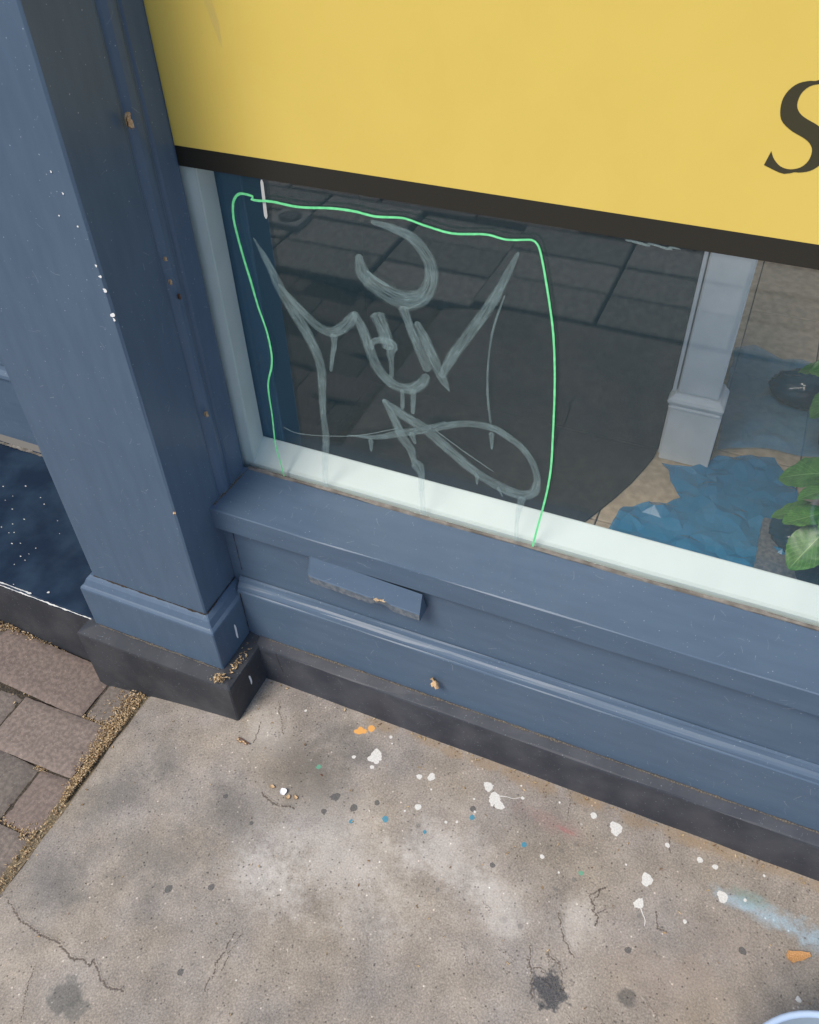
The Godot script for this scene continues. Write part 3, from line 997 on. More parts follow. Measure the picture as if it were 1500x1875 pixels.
func banner() -> void:
	var t := thing("window_banner", "yellow vinyl banner with black border and letter stuck across the shop window", "banner", Vector3.ZERO)
	var z := GLASS_Z + 0.0006
	var yellow := part("yellow_panel", box_mesh(Vector3(-0.7605, 1.0200, z), Vector3(0.9, 1.53, z + 0.0012)), M.yellow, t)
	part("black_border", box_mesh(Vector3(-0.7605, 0.9925, z), Vector3(0.9, 1.01975, z + 0.0011)), M.banner_black, t)
	part("black_border", box_mesh(Vector3(-0.757, 1.53025, z), Vector3(0.9, 1.558, z + 0.0011)), M.banner_black, t)
	# a grey scuff rubbed into the vinyl near its left end
	var scuff := part("scuff", ribbon([-672, 1212, 4, -667, 1195, 13, -662, 1175, 12, -660, 1160, 7, -658, 1148, 2], z + 0.0014, 0.0), M.scuff, yellow)
	scuff.set_meta("label", "faint mauve grey scuff on the yellow vinyl")
	# a serif S: one half traced, the other half is the same turned about
	var half := [[-28.0, -39.6], [-24.6, -25.3], [-21.3, -31.0], [-17.2, -35.4], [-12.1, -39.0], [-5.8, -40.6], [-0.1, -40.2], [6.2, -37.7], [10.7, -32.8], [12.7, -27.1], [12.6, -20.5], [10.3, -15.5], [5.7, -11.3], [-0.9, -8.0], [-9.9, -4.4], [-18.0, 0.4], [-23.4, 5.6], [-26.0, 12.1], [-27.0, 18.8], [-26.5, 25.6], [-23.8, 32.0], [-19.2, 37.4], [-13.5, 40.7], [-6.3, 42.5], [-2.5, 42.7]]
	var tail := [[-6.8, -45.7], [-16.9, -43.4]]
	var out := PackedVector2Array()
	for p in half:
		out.append(Vector2(p[0], p[1]))
	out.append(Vector2(6.8, 45.7))
	out.append(Vector2(16.9, 43.4))
	for p in half:
		out.append(Vector2(-p[0], -p[1]))
	for p in tail:
		out.append(Vector2(p[0], p[1]))
	var soft := PackedVector2Array()
	for i in out.size():  # rounder than the traced points, but the two serif tips stay sharp
		var a := out[(i + out.size() - 1) % out.size()]
		var b := out[i]
		var c := out[(i + 1) % out.size()]
		var d := out[(i + 2) % out.size()]
		soft.append(b)
		var sharp := i in [0, 1, 27, 28] or (i + 1) % out.size() in [0, 1, 27, 28]
		soft.append((b + c) / 2 if sharp else (b + c) * 0.5625 - (a + d) * 0.0625)
	var idx := Geometry2D.triangulate_polygon(soft)
	var st := begin()
	var at := Vector3(0.0075, 1.1335, z + 0.0016)
	for k in idx.size() / 3:
		var q := []
		for i in 3:
			q.append(at + Vector3(soft[idx[k * 3 + i]].x, soft[idx[k * 3 + i]].y, 0) * 0.001)
		if (q[1] - q[0]).cross(q[2] - q[0]).z < 0:
			q.reverse()
		tri(st, q[0], q[1], q[2])
	for i in soft.size():
		var a := at + Vector3(soft[i].x, soft[i].y, 0) * 0.001
		var b := at + Vector3(soft[(i + 1) % soft.size()].x, soft[(i + 1) % soft.size()].y, 0) * 0.001
		var back := Vector3(0, 0, -0.0004)
		quad(st, a, a + back, b + back, b)
	part("letter", done(st), M.letter, yellow)
	# torn rests of an older sticker under the edge
	for k in 7:
		var b := part("glue_rest", blob(0.004 + 0.002 * rng.randf(), 0.5, 0.0003, 14), M.scratch, t, Vector3(-0.14 + k * 0.008, 0.990 - 0.001 * (k % 3), GLASS_Z + 0.0002))
		b.rotation = Vector3(PI / 2, 0, 0)
		b.scale = Vector3(1.3, 1, 0.28)


func door_and_step() -> void:
	var t := thing("door_step", "black and navy painted door step with white paint spots left of the pilaster", "step", Vector3.ZERO)
	part("riser", run_x([Vector2(-0.90, -0.25), Vector2(-0.7235, -0.25), Vector2(-0.7255, 0.1005), Vector2(-0.90, 0.1005)], -2.2, -1.0, 30, 0.0006, 1.0), M.black, t)
	part("tread", run_x([Vector2(-0.7275, 0.1010), Vector2(-0.7265, 0.1055), Vector2(-0.7300, 0.1085), Vector2(-1.105, 0.1105), Vector2(-1.105, 0.1010)], -2.2, -1.0, 40, 0.0007, 2.0), M.tread, t)
	grime(t, "worn_paint", Vector3(-1.52, 0.1066, -0.7270), Vector3(-1.06, 0.1066, -0.7270), 2.6, Vector3(0, 0.62, 0.78).normalized(), M.white_paint)
	grime(t, "worn_paint", Vector3(-1.52, 0.1092, -0.7330), Vector3(-1.22, 0.1092, -0.7320), 3.6, Vector3.UP, M.white_paint)
	for k in 44:
		var x := -1.52 + 0.40 * rng.randf() * rng.randf()
		var z := -0.735 - 0.26 * pow(rng.randf(), 1.8)
		var b := part("paint_splat", blob(rng.randf_range(0.0006, 0.0018) * (2.2 if rng.randf() < 0.12 and z > -0.80 else 1.0), 0.5, 0.0005, 10), M.white_paint, t, Vector3(x, 0.1103, z))
		b.scale = Vector3(rng.randf_range(0.8, 2.0), 1, rng.randf_range(0.6, 1.0))
	var strip := part("peeling_strip", ribbon([-1900, 0, 7, -1700, 1, 6, -1560, 2, 9, -1500, 0, 6, -1300, 1, 5], 0.0, 0.0, 0.4), M.putty, t, Vector3(0, 0.1125, -1.096))
	strip.rotation.x = -PI / 2
	var d := thing("doorway", "navy painted door with a moulded panel set back behind the step", "door", Vector3(-1.6, 0.115, -1.12))
	part("bottom_rail", box_mesh(Vector3(-0.6, 0.0, -0.045), Vector3(0.6, 0.20, 0.0), 0.002), M.navy, d)
	part("moulding", run_x([Vector2(-0.02, 0.2005), Vector2(0.004, 0.2005), Vector2(0.008, 0.206), Vector2(0.006, 0.214), Vector2(-0.004, 0.222), Vector2(-0.02, 0.225)], -0.6, 0.6, 1), M.navy_upright, d)
	part("panel", box_mesh(Vector3(-0.6, 0.2255, -0.045), Vector3(0.6, 2.1, -0.014), 0.002), M.navy, d)


func shop_inside() -> void:
	var b := thing("shop_building", "shop building behind the painted shopfront", "building", Vector3.ZERO)
	part("front_wall", box_mesh(Vector3(-4.0, 2.462, -1.25), Vector3(4.6, 4.2, -0.9935)), M.plaster, b)
	part("side_wall", box_mesh(Vector3(4.304, -0.2, -4.3), Vector3(4.6, 0.45, -0.95)), M.plaster, b)
	part("side_pane", box_mesh(Vector3(4.42, 0.452, -4.3), Vector3(4.426, 2.46, -0.96)), M.glass, b)
	part("party_wall", box_mesh(Vector3(-1.0, -0.2, -4.3), Vector3(-0.82, 2.46, -1.17)), M.charcoal, b)
	part("corner_post", box_mesh(Vector3(-1.0, -0.2, -1.165), Vector3(-0.805, 2.46, -0.9925)), M.deep_blue, b)
	part("back_wall", box_mesh(Vector3(-1.0, -0.2, -4.6), Vector3(4.6, 2.46, -4.303)), M.plaster, b)
	part("ceiling", box_mesh(Vector3(-1.0, 2.463, -4.6), Vector3(4.6, 2.65, -1.253)), M.plaster, b)
	part("stall_backing", box_mesh(Vector3(-0.80, -0.2, -0.992), Vector3(4.3, 0.398, -0.945)), M.plaster, b)
	# floor of tan tiles, laid one by one
	var f := setting("shop_floor", "tan tiled floor inside the shop window")
	part("screed", box_mesh(Vector3(-0.82, -0.2, -4.3), Vector3(4.3, 0.1905, -0.994)), M.earth, f)
	var tile := box_mesh(Vector3(-0.0915, -0.012, -0.1585), Vector3(0.0915, 0.0, 0.1585), 0.0015)
	for r in 10:
		for k in range(-2, 9):
			var c := Vector3(0.016 + 0.0925 + k * 0.186, FLOOR_Y + rng.randf_range(-0.0006, 0.0006), -1.1335 - r * 0.3215)
			part("floor_tile", tile, M.tiles[(r + k + 4) % 2], f, c)
	# black display backing on the left, and a black cloth on the floor before it
	var w := thing("black_partition", "black display partition inside the window left of the white pillar", "partition", Vector3.ZERO)
	part("board", box_mesh(Vector3(-0.815, 0.203, -1.60), Vector3(-0.098, 0.96, -1.56), 0.002), M.charcoal, w)
	part("edge_strip", box_mesh(Vector3(-0.0965, 0.203, -1.60), Vector3(-0.0885, 0.963, -1.552), 0.001), M.room_white, w)
	var edge := [Vector2(-0.81, -1.555), Vector2(-0.10, -1.555), Vector2(-0.102, -1.53), Vector2(-0.112, -1.487), Vector2(-0.128, -1.43), Vector2(-0.15, -1.37), Vector2(-0.175, -1.31), Vector2(-0.2, -1.255), Vector2(-0.225, -1.20), Vector2(-0.245, -1.13), Vector2(-0.262, -1.06), Vector2(-0.27, -0.997), Vector2(-0.81, -0.997)]
	var st := begin()
	var poly := PackedVector2Array(edge)
	var idx := Geometry2D.triangulate_polygon(poly)
	for k in idx.size() / 3:
		var q := []
		for i in 3:
			q.append(Vector3(poly[idx[k * 3 + i]].x, FLOOR_Y + 0.008, poly[idx[k * 3 + i]].y))
		if (q[1] - q[0]).cross(q[2] - q[0]).y < 0:
			q.reverse()
		tri(st, q[0], q[1], q[2])
	for i in poly.size():
		var a := poly[i]
		var c := poly[(i + 1) % poly.size()]
		quad(st, Vector3(a.x, FLOOR_Y + 0.008, a.y), Vector3(c.x, FLOOR_Y + 0.008, c.y), Vector3(c.x, FLOOR_Y + 0.001, c.y), Vector3(a.x, FLOOR_Y + 0.001, a.y))
	tag(part("display_cloth", done(st), M.charcoal, self), "black cloth with a curved edge spread on the window floor", "cloth")

	# the white pillar with a moulded base
	var p := thing("interior_pillar", "slim white pillar with moulded base standing inside the window", "pillar", Vector3(-0.0435, FLOOR_Y, -1.57))
	part("shaft", box_mesh(Vector3(-0.042, 0.178, -0.04), Vector3(0.042, 2.26, 0.026), 0.003), M.room_white, p)
	st = begin()
	var rings := []
	for l in [[0.1405, 0.008], [0.143, 0.011], [0.1465, 0.011], [0.149, 0.008], [0.1515, 0.0085], [0.156, 0.0135], [0.162, 0.015], [0.168, 0.0125], [0.171, 0.008], [0.175, 0.005], [0.178, 0.0035]]:
		rings.append(rect_ring(-0.042 - l[1], 0.044 + l[1], -0.04, 0.026 + l[1], l[0], 0.002))
	loft(st, rings)
	part("moulding", done(st), M.room_white, p)
	part("base_block", box_mesh(Vector3(-0.049, 0.001, -0.04), Vector3(0.058, 0.140, 0.034), 0.002), M.room_white, p)

	plastic()
	plants()


func sheet_mesh(outline: Array, lift: float, amp: float, seed_: int, cell: float) -> ArrayMesh:
	var poly := PackedVector2Array()
	for i in outline.size():
		var a: Vector2 = outline[i]
		var b: Vector2 = outline[(i + 1) % outline.size()]
		var n := maxi(1, int(a.distance_to(b) / cell))
		for k in n:
			poly.append(a.lerp(b, float(k) / n) + Vector2(rng.randf_range(-1, 1), rng.randf_range(-1, 1)) * cell * 0.12)
	var pts := poly.duplicate()
	var box2 := Rect2(poly[0], Vector2.ZERO)
	for p in poly:
		box2 = box2.expand(p)
	var y := box2.position.y
	while y < box2.end.y:
		var x := box2.position.x
		while x < box2.end.x:
			var p := Vector2(x, y) + Vector2(rng.randf_range(-0.4, 0.4), rng.randf_range(-0.4, 0.4)) * cell
			if Geometry2D.is_point_in_polygon(p, poly):
				pts.append(p)
			x += cell
		y += cell
	var where := noise(6.0, 2, seed_)
	var r := RandomNumberGenerator.new()
	r.seed = seed_
	var folds := []
	for k in 14:
		folds.append([Vector2.from_angle(r.randf() * PI), r.randf_range(0.05, 0.17), r.randf(), r.randf_range(0.2, 1.0), r.randf_range(-50, 50)])
	var idx := Geometry2D.triangulate_delaunay(pts)
	var st := SurfaceTool.new()
	st.begin(Mesh.PRIMITIVE_TRIANGLES)
	st.set_smooth_group(-1)
	for p in pts:
		var h := lift + r.randf() * cell * 0.22
		for f in folds:
			var t: float = fposmod(p.dot(f[0]) / f[1] + f[2] + 0.35 * where.get_noise_2d(p.x + f[4], p.y), 1.0)
			var mask := clampf(0.35 + 1.3 * where.get_noise_2d(p.x - f[4], p.y + f[4]), 0, 1)
			h += amp * 0.30 * f[3] * mask * maxf(0.0, 1.0 - absf(t - 0.5) * 5.0)
		st.add_vertex(Vector3(p.x, FLOOR_Y + maxf(h, 0.003), p.y))
	for k in idx.size() / 3:
		var a := pts[idx[k * 3]]
		var b := pts[idx[k * 3 + 1]]
		var c := pts[idx[k * 3 + 2]]
		if not Geometry2D.is_point_in_polygon((a + b + c) / 3.0, poly):
			continue
		var order := [0, 1, 2] if (b - a).cross(c - a) > 0 else [0, 2, 1]
		for i in order:
			st.add_index(idx[k * 3 + i])
	st.deindex()
	st.generate_normals()
	return st.commit()


func plastic() -> void:
	var main := [Vector2(-0.15, -1.0), Vector2(-0.145, -1.20), Vector2(-0.138, -1.292), Vector2(-0.128, -1.349), Vector2(-0.091, -1.357), Vector2(-0.046, -1.389), Vector2(-0.021, -1.415), Vector2(-0.052, -1.462), Vector2(-0.081, -1.512), Vector2(-0.02, -1.518), Vector2(0.03, -1.577), Vector2(0.146, -1.622), Vector2(0.21, -1.50), Vector2(0.23, -1.25), Vector2(0.24, -1.0)]
	var o := part("plastic_sheet", sheet_mesh(main, 0.004, 0.034, 61, 0.017), M.plastic, self)
	tag(o, "crumpled bright blue plastic sheet on the floor just inside the glass", "plastic sheet")
	var second := [Vector2(0.002, -2.041), Vector2(0.006, -1.9), Vector2(0.012, -1.793), Vector2(0.026, -1.60), Vector2(0.1, -1.645), Vector2(0.26, -1.66), Vector2(0.28, -1.9), Vector2(0.26, -2.05), Vector2(0.12, -2.02), Vector2(0.05, -2.06)]
	o = part("plastic_sheet", sheet_mesh(second, 0.004, 0.026, 71, 0.022), M.plastic_thin, self)
	for k in 2:
		var bun := part("plastic_bundle", bundle(81 + k), M.pot, self, [Vector3(0.180, FLOOR_Y + 0.042, -1.86), Vector3(0.205, FLOOR_Y + 0.036, -1.375)][k])
		bun.scale = [Vector3(0.085, 0.046, 0.055), Vector3(0.05, 0.04, 0.065)][k]
		tag(bun, ["dark blue crumpled plastic bundle by the back pot plant", "small dark blue plastic bundle beside the front pot plant's pot"][k], "plastic bundle", "plastic bundles by the pot plants")
	tag(o, "thin see-through grey blue plastic sheet behind the white pillar", "plastic sheet")


# a bag scrunched into a lump
func bundle(seed_: int) -> ArrayMesh:
	var n := noise(1.1, 2, seed_)
	n.fractal_type = FastNoiseLite.FRACTAL_RIDGED
	var st := SurfaceTool.new()
	st.begin(Mesh.PRIMITIVE_TRIANGLES)
	st.set_smooth_group(0)
	var at := func(i: int, j: int) -> Vector3:
		var d := Vector3(sin(PI * j / 20.0) * sin(TAU * i / 36.0), cos(PI * j / 20.0), sin(PI * j / 20.0) * cos(TAU * i / 36.0))
		return d * (0.86 + 0.16 * n.get_noise_3d(d.x * 1.5, d.y * 2.5, d.z * 1.5))
	for j in 20:
		for i in 36:
			quad(st, at.call(i, j + 1), at.call((i + 1) % 36, j + 1), at.call((i + 1) % 36, j), at.call(i, j))
	st.generate_normals()
	return st.commit()


var leaf_shapes := []


# a heart-shaped leaf: stalk end at the origin, tip toward +x, folded along the midrib and cupped
func leaf_shape(seed_: int) -> ArrayMesh:
	var r := RandomNumberGenerator.new()
	r.seed = seed_
	var cup := r.randf_range(-0.25, 0.1)
	var st := SurfaceTool.new()
	st.begin(Mesh.PRIMITIVE_TRIANGLES)
	st.set_smooth_group(0)
	var nu := 12
	var nv := 16
	var pt := func(i: int, j: int) -> Vector3:
		var v := float(j) / nv
		var g := float(i) / nu * 2.0 - 1.0
		var half := 0.46 * pow(sin(PI * pow(clampf(v * 0.96 + 0.02, 0, 1), 0.72)), 0.75)
		half *= 1.0 + 0.025 * sin(v * 42.0)
		var x := v - 0.22 * (1.0 - v) * g * g * (1.0 if v < 0.5 else 0.0) * (1.0 - 2.0 * v)
		return Vector3(x, 0.16 * absf(g) * half + cup * v * v + 0.02 * sin(v * 19.0 + absf(g) * 4.0) * absf(g), g * half)
	for j in nv:
		for i in nu:
			var q := [pt.call(i, j), pt.call(i, j + 1), pt.call(i + 1, j + 1), pt.call(i + 1, j)]
			var uv := [Vector2(i, j), Vector2(i, j + 1), Vector2(i + 1, j + 1), Vector2(i + 1, j)]
			for k in [0, 1, 2, 0, 2, 3]:
				st.set_uv(Vector2(uv[k].x / nu, uv[k].y / nv))
				st.add_vertex(q[k])
	st.generate_normals()
	return st.commit()


func plants() -> void:
	for k in 4:
		leaf_shapes.append(leaf_shape(500 + k))
	plant(Vector3(0.268, FLOOR_Y + 0.022, -1.275), 0.068, 0.125, "leafy green pot plant in a dark pot at the front, close to the glass", [[-2.9, 0.05, 0.075, 0.17], [2.55, 0.05, 0.06, 0.10], [-2.3, 0.05, 0.065, 0.125], [1.9, 0.04, 0.07, 0.16], [-1.6, 0.04, 0.07, 0.15], [3.0, 0.06, 0.055, 0.07], [2.2, 0.06, 0.07, 0.055], [-2.7, 0.02, 0.07, 0.20], [0.4, 0.03, 0.07, 0.17], [-0.6, 0.03, 0.07, 0.16], [1.2, 0.03, 0.07, 0.18], [2.75, 0.02, 0.07, 0.185], [1.7, 0.06, 0.07, 0.09]])
	plant(Vector3(0.285, FLOOR_Y + 0.004, -1.72), 0.075, 0.11, "leafy green pot plant in a dark pot further back on the plastic", [[-2.9, 0.05, 0.08, 0.13], [2.4, 0.05, 0.075, 0.10], [-2.1, 0.05, 0.075, 0.14], [1.7, 0.04, 0.075, 0.13], [-1.3, 0.04, 0.075, 0.13], [0.2, 0.03, 0.07, 0.15], [3.1, 0.03, 0.075, 0.165]])
	var t := thing("wooden_tray", "low dark wooden tray under the front pot plant", "tray", Vector3(0.33, FLOOR_Y + 0.002, -1.25))
	part("board", box_mesh(Vector3(-0.185, 0.0, -0.16), Vector3(0.3, 0.018, 0.16), 0.003), M.worn_wood, t)


func plant(at: Vector3, r: float, h: float, label: String, leaves: Array) -> void:
	var t := thing("potted_plant", label, "potted plant", at, "pot plants inside the window")
	var pot := part("pot", lathe([Vector2(0.0, 0.0), Vector2(r * 0.72, 0.0), Vector2(r * 0.75, 0.004), Vector2(r * 0.97, h - 0.016), Vector2(r * 1.03, h - 0.015), Vector2(r * 1.05, h - 0.002), Vector2(r * 1.02, h), Vector2(r * 0.97, h - 0.002), Vector2(r * 0.93, h - 0.02), Vector2(r * 0.9, h - 0.03)], 40), M.pot, t)
	part("soil", lathe([Vector2(r * 0.92, h - 0.02), Vector2(r * 0.5, h - 0.013), Vector2(0.0, h - 0.011)], 20), M.soil, pot)
	for k in leaves.size():
		var l: Array = leaves[k]
		var a: float = l[0]
		var out := Vector3(cos(a), 0, sin(a))
		var foot := Vector3(0, h - 0.015, 0) + out * 0.015
		var top: Vector3 = out * (l[1] + 0.02) + Vector3(0, h + l[3] * 0.62, 0)
		var st := begin()
		var ax := (top - foot).normalized()
		var s1 := ax.cross(Vector3(0.3, 0.1, 1)).normalized() * 0.0016
		var s2 := ax.cross(s1)
		var bend := out * 0.006
		var mid := (foot + top) / 2 + bend
		for seg in [[foot, mid], [mid, top]]:
			for i in 6:
				var c0 := s1 * cos(TAU * i / 6) + s2 * sin(TAU * i / 6)
				var c1 := s1 * cos(TAU * (i + 1) / 6) + s2 * sin(TAU * (i + 1) / 6)
				quad(st, seg[0] + c0, seg[0] + c1, seg[1] + c1, seg[1] + c0)
		part("stalk", done(st), M.stem, t)
		var o := part("leaf", leaf_shapes[k % 4], M.leaf, t, top)
		var tilt := -0.25 - rng.randf_range(0.0, 0.5)
		o.basis = Basis(Vector3.UP, -a) * Basis(Vector3(0, 0, 1), tilt) * Basis(Vector3(1, 0, 0), rng.randf_range(-0.35, 0.35))
		o.scale = Vector3.ONE * l[2] * 1.08


# ---------------------------------------------------------------- what was put on the glass
func graffiti() -> void:
	var t := thing("graffiti", "pale grey etched graffiti tag with drips on the window glass", "graffiti", Vector3.ZERO)
	var strokes := [
		[-659, 905, 2.8, -642, 871, 11.3, -626, 831, 17.2, -604, 790, 19.4, -582, 743, 16.8, -574, 706, 15.1, -577, 659, 12.4, -580, 615, 10.7, -580, 569, 12.0, -588, 507, 11.4, -593, 451, 10.6],
		[-629, 839, 5.7, -601, 809, 11.5, -573, 783, 15.3, -546, 777, 15.1, -518, 800, 16.5, -507, 818, 10.8],
		[-546, 775, 13.2, -546, 757, 8.6, -552, 731, 6.8, -557, 705, 5.0],
		[-509, 820, 10.8, -496, 791, 16.3, -487, 761, 16.6, -478, 735, 16.8, -465, 718, 16.8, -448, 707, 16.8, -426, 707, 16.6, -406, 722, 16.2, -397, 741, 12.4],
		[-473, 959, 6.4, -438, 954, 11.0, -412, 944, 15.5, -393, 921, 17.2, -389, 894, 17.4, -401, 867, 21.2, -426, 854, 26.7, -450, 858, 27.0, -474, 869, 23.8, -490, 883, 20.4, -494, 910, 10.1],
		[-483, 888, 3.4, -470, 878, 5.1, -451, 871, 3.4],
		[-473, 826, 22.8, -463, 799, 19.5, -456, 768, 18.0],
		[-432, 845, 15.2, -424, 820, 11.9, -415, 796, 13.8, -405, 771, 13.9, -395, 746, 14.1],
		[-483, 762, 5.5, -481, 776, 9.1, -462, 783, 10.7, -448, 778, 12.5, -454, 764, 12.6, -453, 746, 7.3, -454, 719, 6.5],
		[-412, 825, 10.1, -398, 796, 15.3, -386, 767, 17.3, -372, 738, 14.0, -362, 720, 3.5],
		[-375, 741, 10.5, -357, 783, 15.1, -334, 823, 14.5, -305, 875, 13.7, -288, 914, 10.2, -273, 953, 4.9],
		[-287, 891, 2.2, -300, 840, 3.1, -305, 787, 2.4, -304, 731, 3.4, -297, 680, 3.5],
		[-437, 704, 6.5, -438, 667, 6.7],
		[-419, 709, 9.1, -421, 662, 6.6],
		[-470, 677, 7.7, -436, 655, 17.2, -400, 639, 18.9, -364, 612, 17.0, -319, 580, 16.9, -273, 561, 18.5, -242, 557, 18.2, -223, 569, 14.2, -220, 598, 10.5, -230, 627, 10.3, -248, 650, 10.3, -275, 666, 12.1, -296, 673, 12.2, -330, 670, 10.7, -365, 657, 11.0, -400, 639, 13.2, -442, 619, 12.8, -486, 598, 8.2, -540, 586, 2.1],
		[-470, 677, 7.7, -453, 645, 13.6, -440, 611, 17.7, -427, 593, 15.8, -422, 572, 10.0, -415, 561, 22.1, -409, 541, 11.1, -409, 505, 9.3, -406, 450, 8.6],
		[-496, 592, 9.3, -497, 565, 4.2],
		[-295, 665, 8.7, -293, 632, 3.6],
		[-315, 577, 6.6, -314, 554, 3.8],
		[-280, 561, 5.6, -271, 543, 2.8],
		[-425, 627, 11.6, -418, 605, 5.9],
		[-240, 554, 12.7, -245, 503, 6.6, -243, 447, 7.8],
	]
	for k in strokes.size():
		var s: Array = strokes[k].duplicate()
		for i in range(2, s.size(), 3):
			s[i] *= 1.22
		part("stroke" if s.size() > 9 and k != 2 else "drip", ribbon(s, GLASS_Z + 0.0003 + k * 0.00008, 0.0, 0.04), M.etch, t)
	for s in [[-384, 643, 1.9, -338, 616, 1.9, -288, 590, 1.8], [-660, 569, 1.7, -634, 563, 1.7, -577, 574, 1.6, -515, 594, 1.6, -447, 628, 1.5]]:
		part("scratch", ribbon(s, GLASS_Z + 0.0023, 0.0, 0.4), M.scratch, t)
	var g := ribbon([-675, 450, 2.5, -677, 481, 2.4, -681, 515, 2.9, -681, 539, 2.8, -678, 587, 2.7, -677, 632, 3.1, -674, 657, 3.0, -663, 689, 3.4, -659, 715, 3.4, -661, 754, 3.3, -669, 795, 3.6, -675, 839, 3.9, -681, 880, 3.8, -685, 921, 3.8, -684, 941, 3.7, -679, 957, 3.7, -669, 967, 3.6, -656, 968, 3.6, -646, 966, 3.5, -651, 962, 3.6, -640, 962, 3.5, -618, 964, 3.5, -577, 963, 3.4, -527, 969, 3.3, -495, 970, 3.5, -464, 968, 3.2, -426, 972, 3.0, -396, 967, 3.0, -359, 963, 3.0, -316, 969, 2.9, -288, 967, 2.8, -257, 972, 2.7, -248, 965, 2.7, -241, 945, 2.8, -230, 902, 2.8, -220, 857, 2.9, -213, 809, 2.7, -208, 757, 2.8, -204, 692, 2.9, -201, 631, 3.0, -202, 588, 3.1, -206, 541, 3.2, -211, 497, 3.4, -216, 445, 3.4], GLASS_Z + 0.0026, 0.0, 0.09)
	tag(part("marker_line", g, M.green, self), "thin bright green line drawn round the graffiti on the glass", "marker line")


# ---------------------------------------------------------------- small things
func small_things() -> void:
	# weathered wood offcut wedged under the sill
	var t := thing("wood_offcut", "weathered navy painted wood offcut fixed under the window sill", "wood offcut", Vector3(-0.47, 0.364, -0.8395))
	var n := noise(60.0, 3, 900)
	var st := SurfaceTool.new()
	st.begin(Mesh.PRIMITIVE_TRIANGLES)
	st.set_smooth_group(-1)
	var prof := [Vector2(0.0, -0.023), Vector2(0.0300, -0.0225), Vector2(0.0340, -0.0185), Vector2(0.0335, -0.0045), Vector2(0.0320, -0.0025), Vector2(0.0190, 0.0330)]
	var rows := []
	var pieces := 60
	for k in pieces + 1:
		var f := float(k) / pieces
		var x := lerpf(-0.105, 0.108, f)
		var shrink := 1.0 if f > 0.07 else 0.5 + 0.5 * sqrt(1.0 - pow(1.0 - f / 0.07, 2.0))
		var row := []
		for i in prof.size():
			var p: Vector2 = prof[i]
			var chew := 0.0
			if i in [1, 2, 3]:
				chew = (0.0016 if i < 3 else 0.0004) * absf(n.get_noise_2d(x, i)) + ((0.005 if i < 3 else 0.003) * maxf(0.0, sin((f - 0.58) * PI / 0.18)) if f > 0.58 and f < 0.76 else 0.0)
			row.append(Vector3(x, p.y * shrink - 0.045 * x + 0.00015 * n.get_noise_2d(x * 0.2, 7 + i) + chew * 0.6, maxf(0.0, p.x * lerpf(shrink, 1.0, 0.4) - chew + 0.00015 * n.get_noise_2d(x * 0.2, i * 3.0) * minf(1.0, i))))
		rows.append(row)
	var worn := begin()
	for k in pieces:
		for i in prof.size() - 1:
			quad(worn if i < 3 else st, rows[k][i], rows[k + 1][i], rows[k + 1][i + 1], rows[k][i + 1])
	for e in [0, pieces]:
		for i in range(1, prof.size() - 1):
			if e == 0:
				tri(worn, rows[e][0], rows[e][i], rows[e][i + 1])
			else:
				tri(st, rows[e][0], rows[e][i + 1], rows[e][i])
	part("block", done(st), M.navy, t)
	var edge := part("worn_edge", done(worn), M.worn_wood, t)
	for c in [[0.030, -0.005, 0.0325, 0.010], [0.042, -0.003, 0.0315, 0.014]]:
		var o := part("bare_splinter", flake(c[3], 0.005, 0.001, 0.4, 0.002), M.bare_wood, edge, Vector3(c[0], c[1], c[2]))
		o.rotation = Vector3(0.9, 0.1, -0.1 + rng.randf_range(-0.3, 0.3))

	# bucket at the photographer's feet
	var b := thing("bucket", "pale blue round bucket standing on the slab at the bottom right", "bucket", Vector3(0.3615, 0.001, -0.3895))
	part("shell", lathe([Vector2(0.0, 0.0), Vector2(0.098, 0.0), Vector2(0.101, 0.004), Vector2(0.122, 0.190)], 64), M.bucket, b)
	part("rim", lathe([Vector2(0.1225, 0.188), Vector2(0.1265, 0.189), Vector2(0.1275, 0.194), Vector2(0.1268, 0.199), Vector2(0.1235, 0.2005), Vector2(0.1200, 0.199), Vector2(0.1190, 0.195)], 64), M.bucket, b)
	part("inside", lathe([Vector2(0.1190, 0.195), Vector2(0.099, 0.012), Vector2(0.0, 0.012)], 64), M.bucket_in, b)

	# straw-coloured seed litter in the joints and along the step
	litter()

	# single bits one can point at
	var o := part("leaf_scrap", flake(0.038, 0.02, 0.0012, 0.35), M.dead_leaf, self, Vector3(0.342, 0.004, -0.660))
	o.rotation = Vector3(0, 0.5, 0)
	tag(o, "flat orange brown scrap of leaf on the slab near the bucket", "leaf")
	o = part("dead_leaf", flake(0.024, 0.02, 0.006, 0.4), M.husk, self, Vector3(-0.332, 0.168, -0.812))
	o.rotation = Vector3(1.2, 0.3, 1.0)
	tag(o, "curled dry leaf caught on the navy base board", "leaf")
	o = part("red_leaf", flake(0.020, 0.010, 0.003, 0.2), M.red_leaf, self, Vector3(-1.385, -0.022, -0.712))
	o.rotation = Vector3(0.3, -0.5, 0.2)
	tag(o, "small red leaf lying in the litter at the foot of the step", "leaf")
	var tw := thing("twig", "short brown twig lying on the slab before the plinth", "twig", Vector3(-0.671, 0.003, -0.655))
	var tube := begin()
	for k in 3:
		var a := Vector3(-0.014 + k * 0.0095, 0.001 * (k % 2), 0.0015 * k)
		var c := Vector3(-0.0045 + k * 0.0095, 0.001 * ((k + 1) % 2), 0.0015 * (k + 1))
		for i in 6:
			var u := TAU * i / 6
			var v := TAU * (i + 1) / 6
			quad(tube, a + Vector3(0, sin(u), cos(u)) * 0.0014, a + Vector3(0, sin(v), cos(v)) * 0.0014, c + Vector3(0, sin(v), cos(v)) * 0.0012, c + Vector3(0, sin(u), cos(u)) * 0.0012)
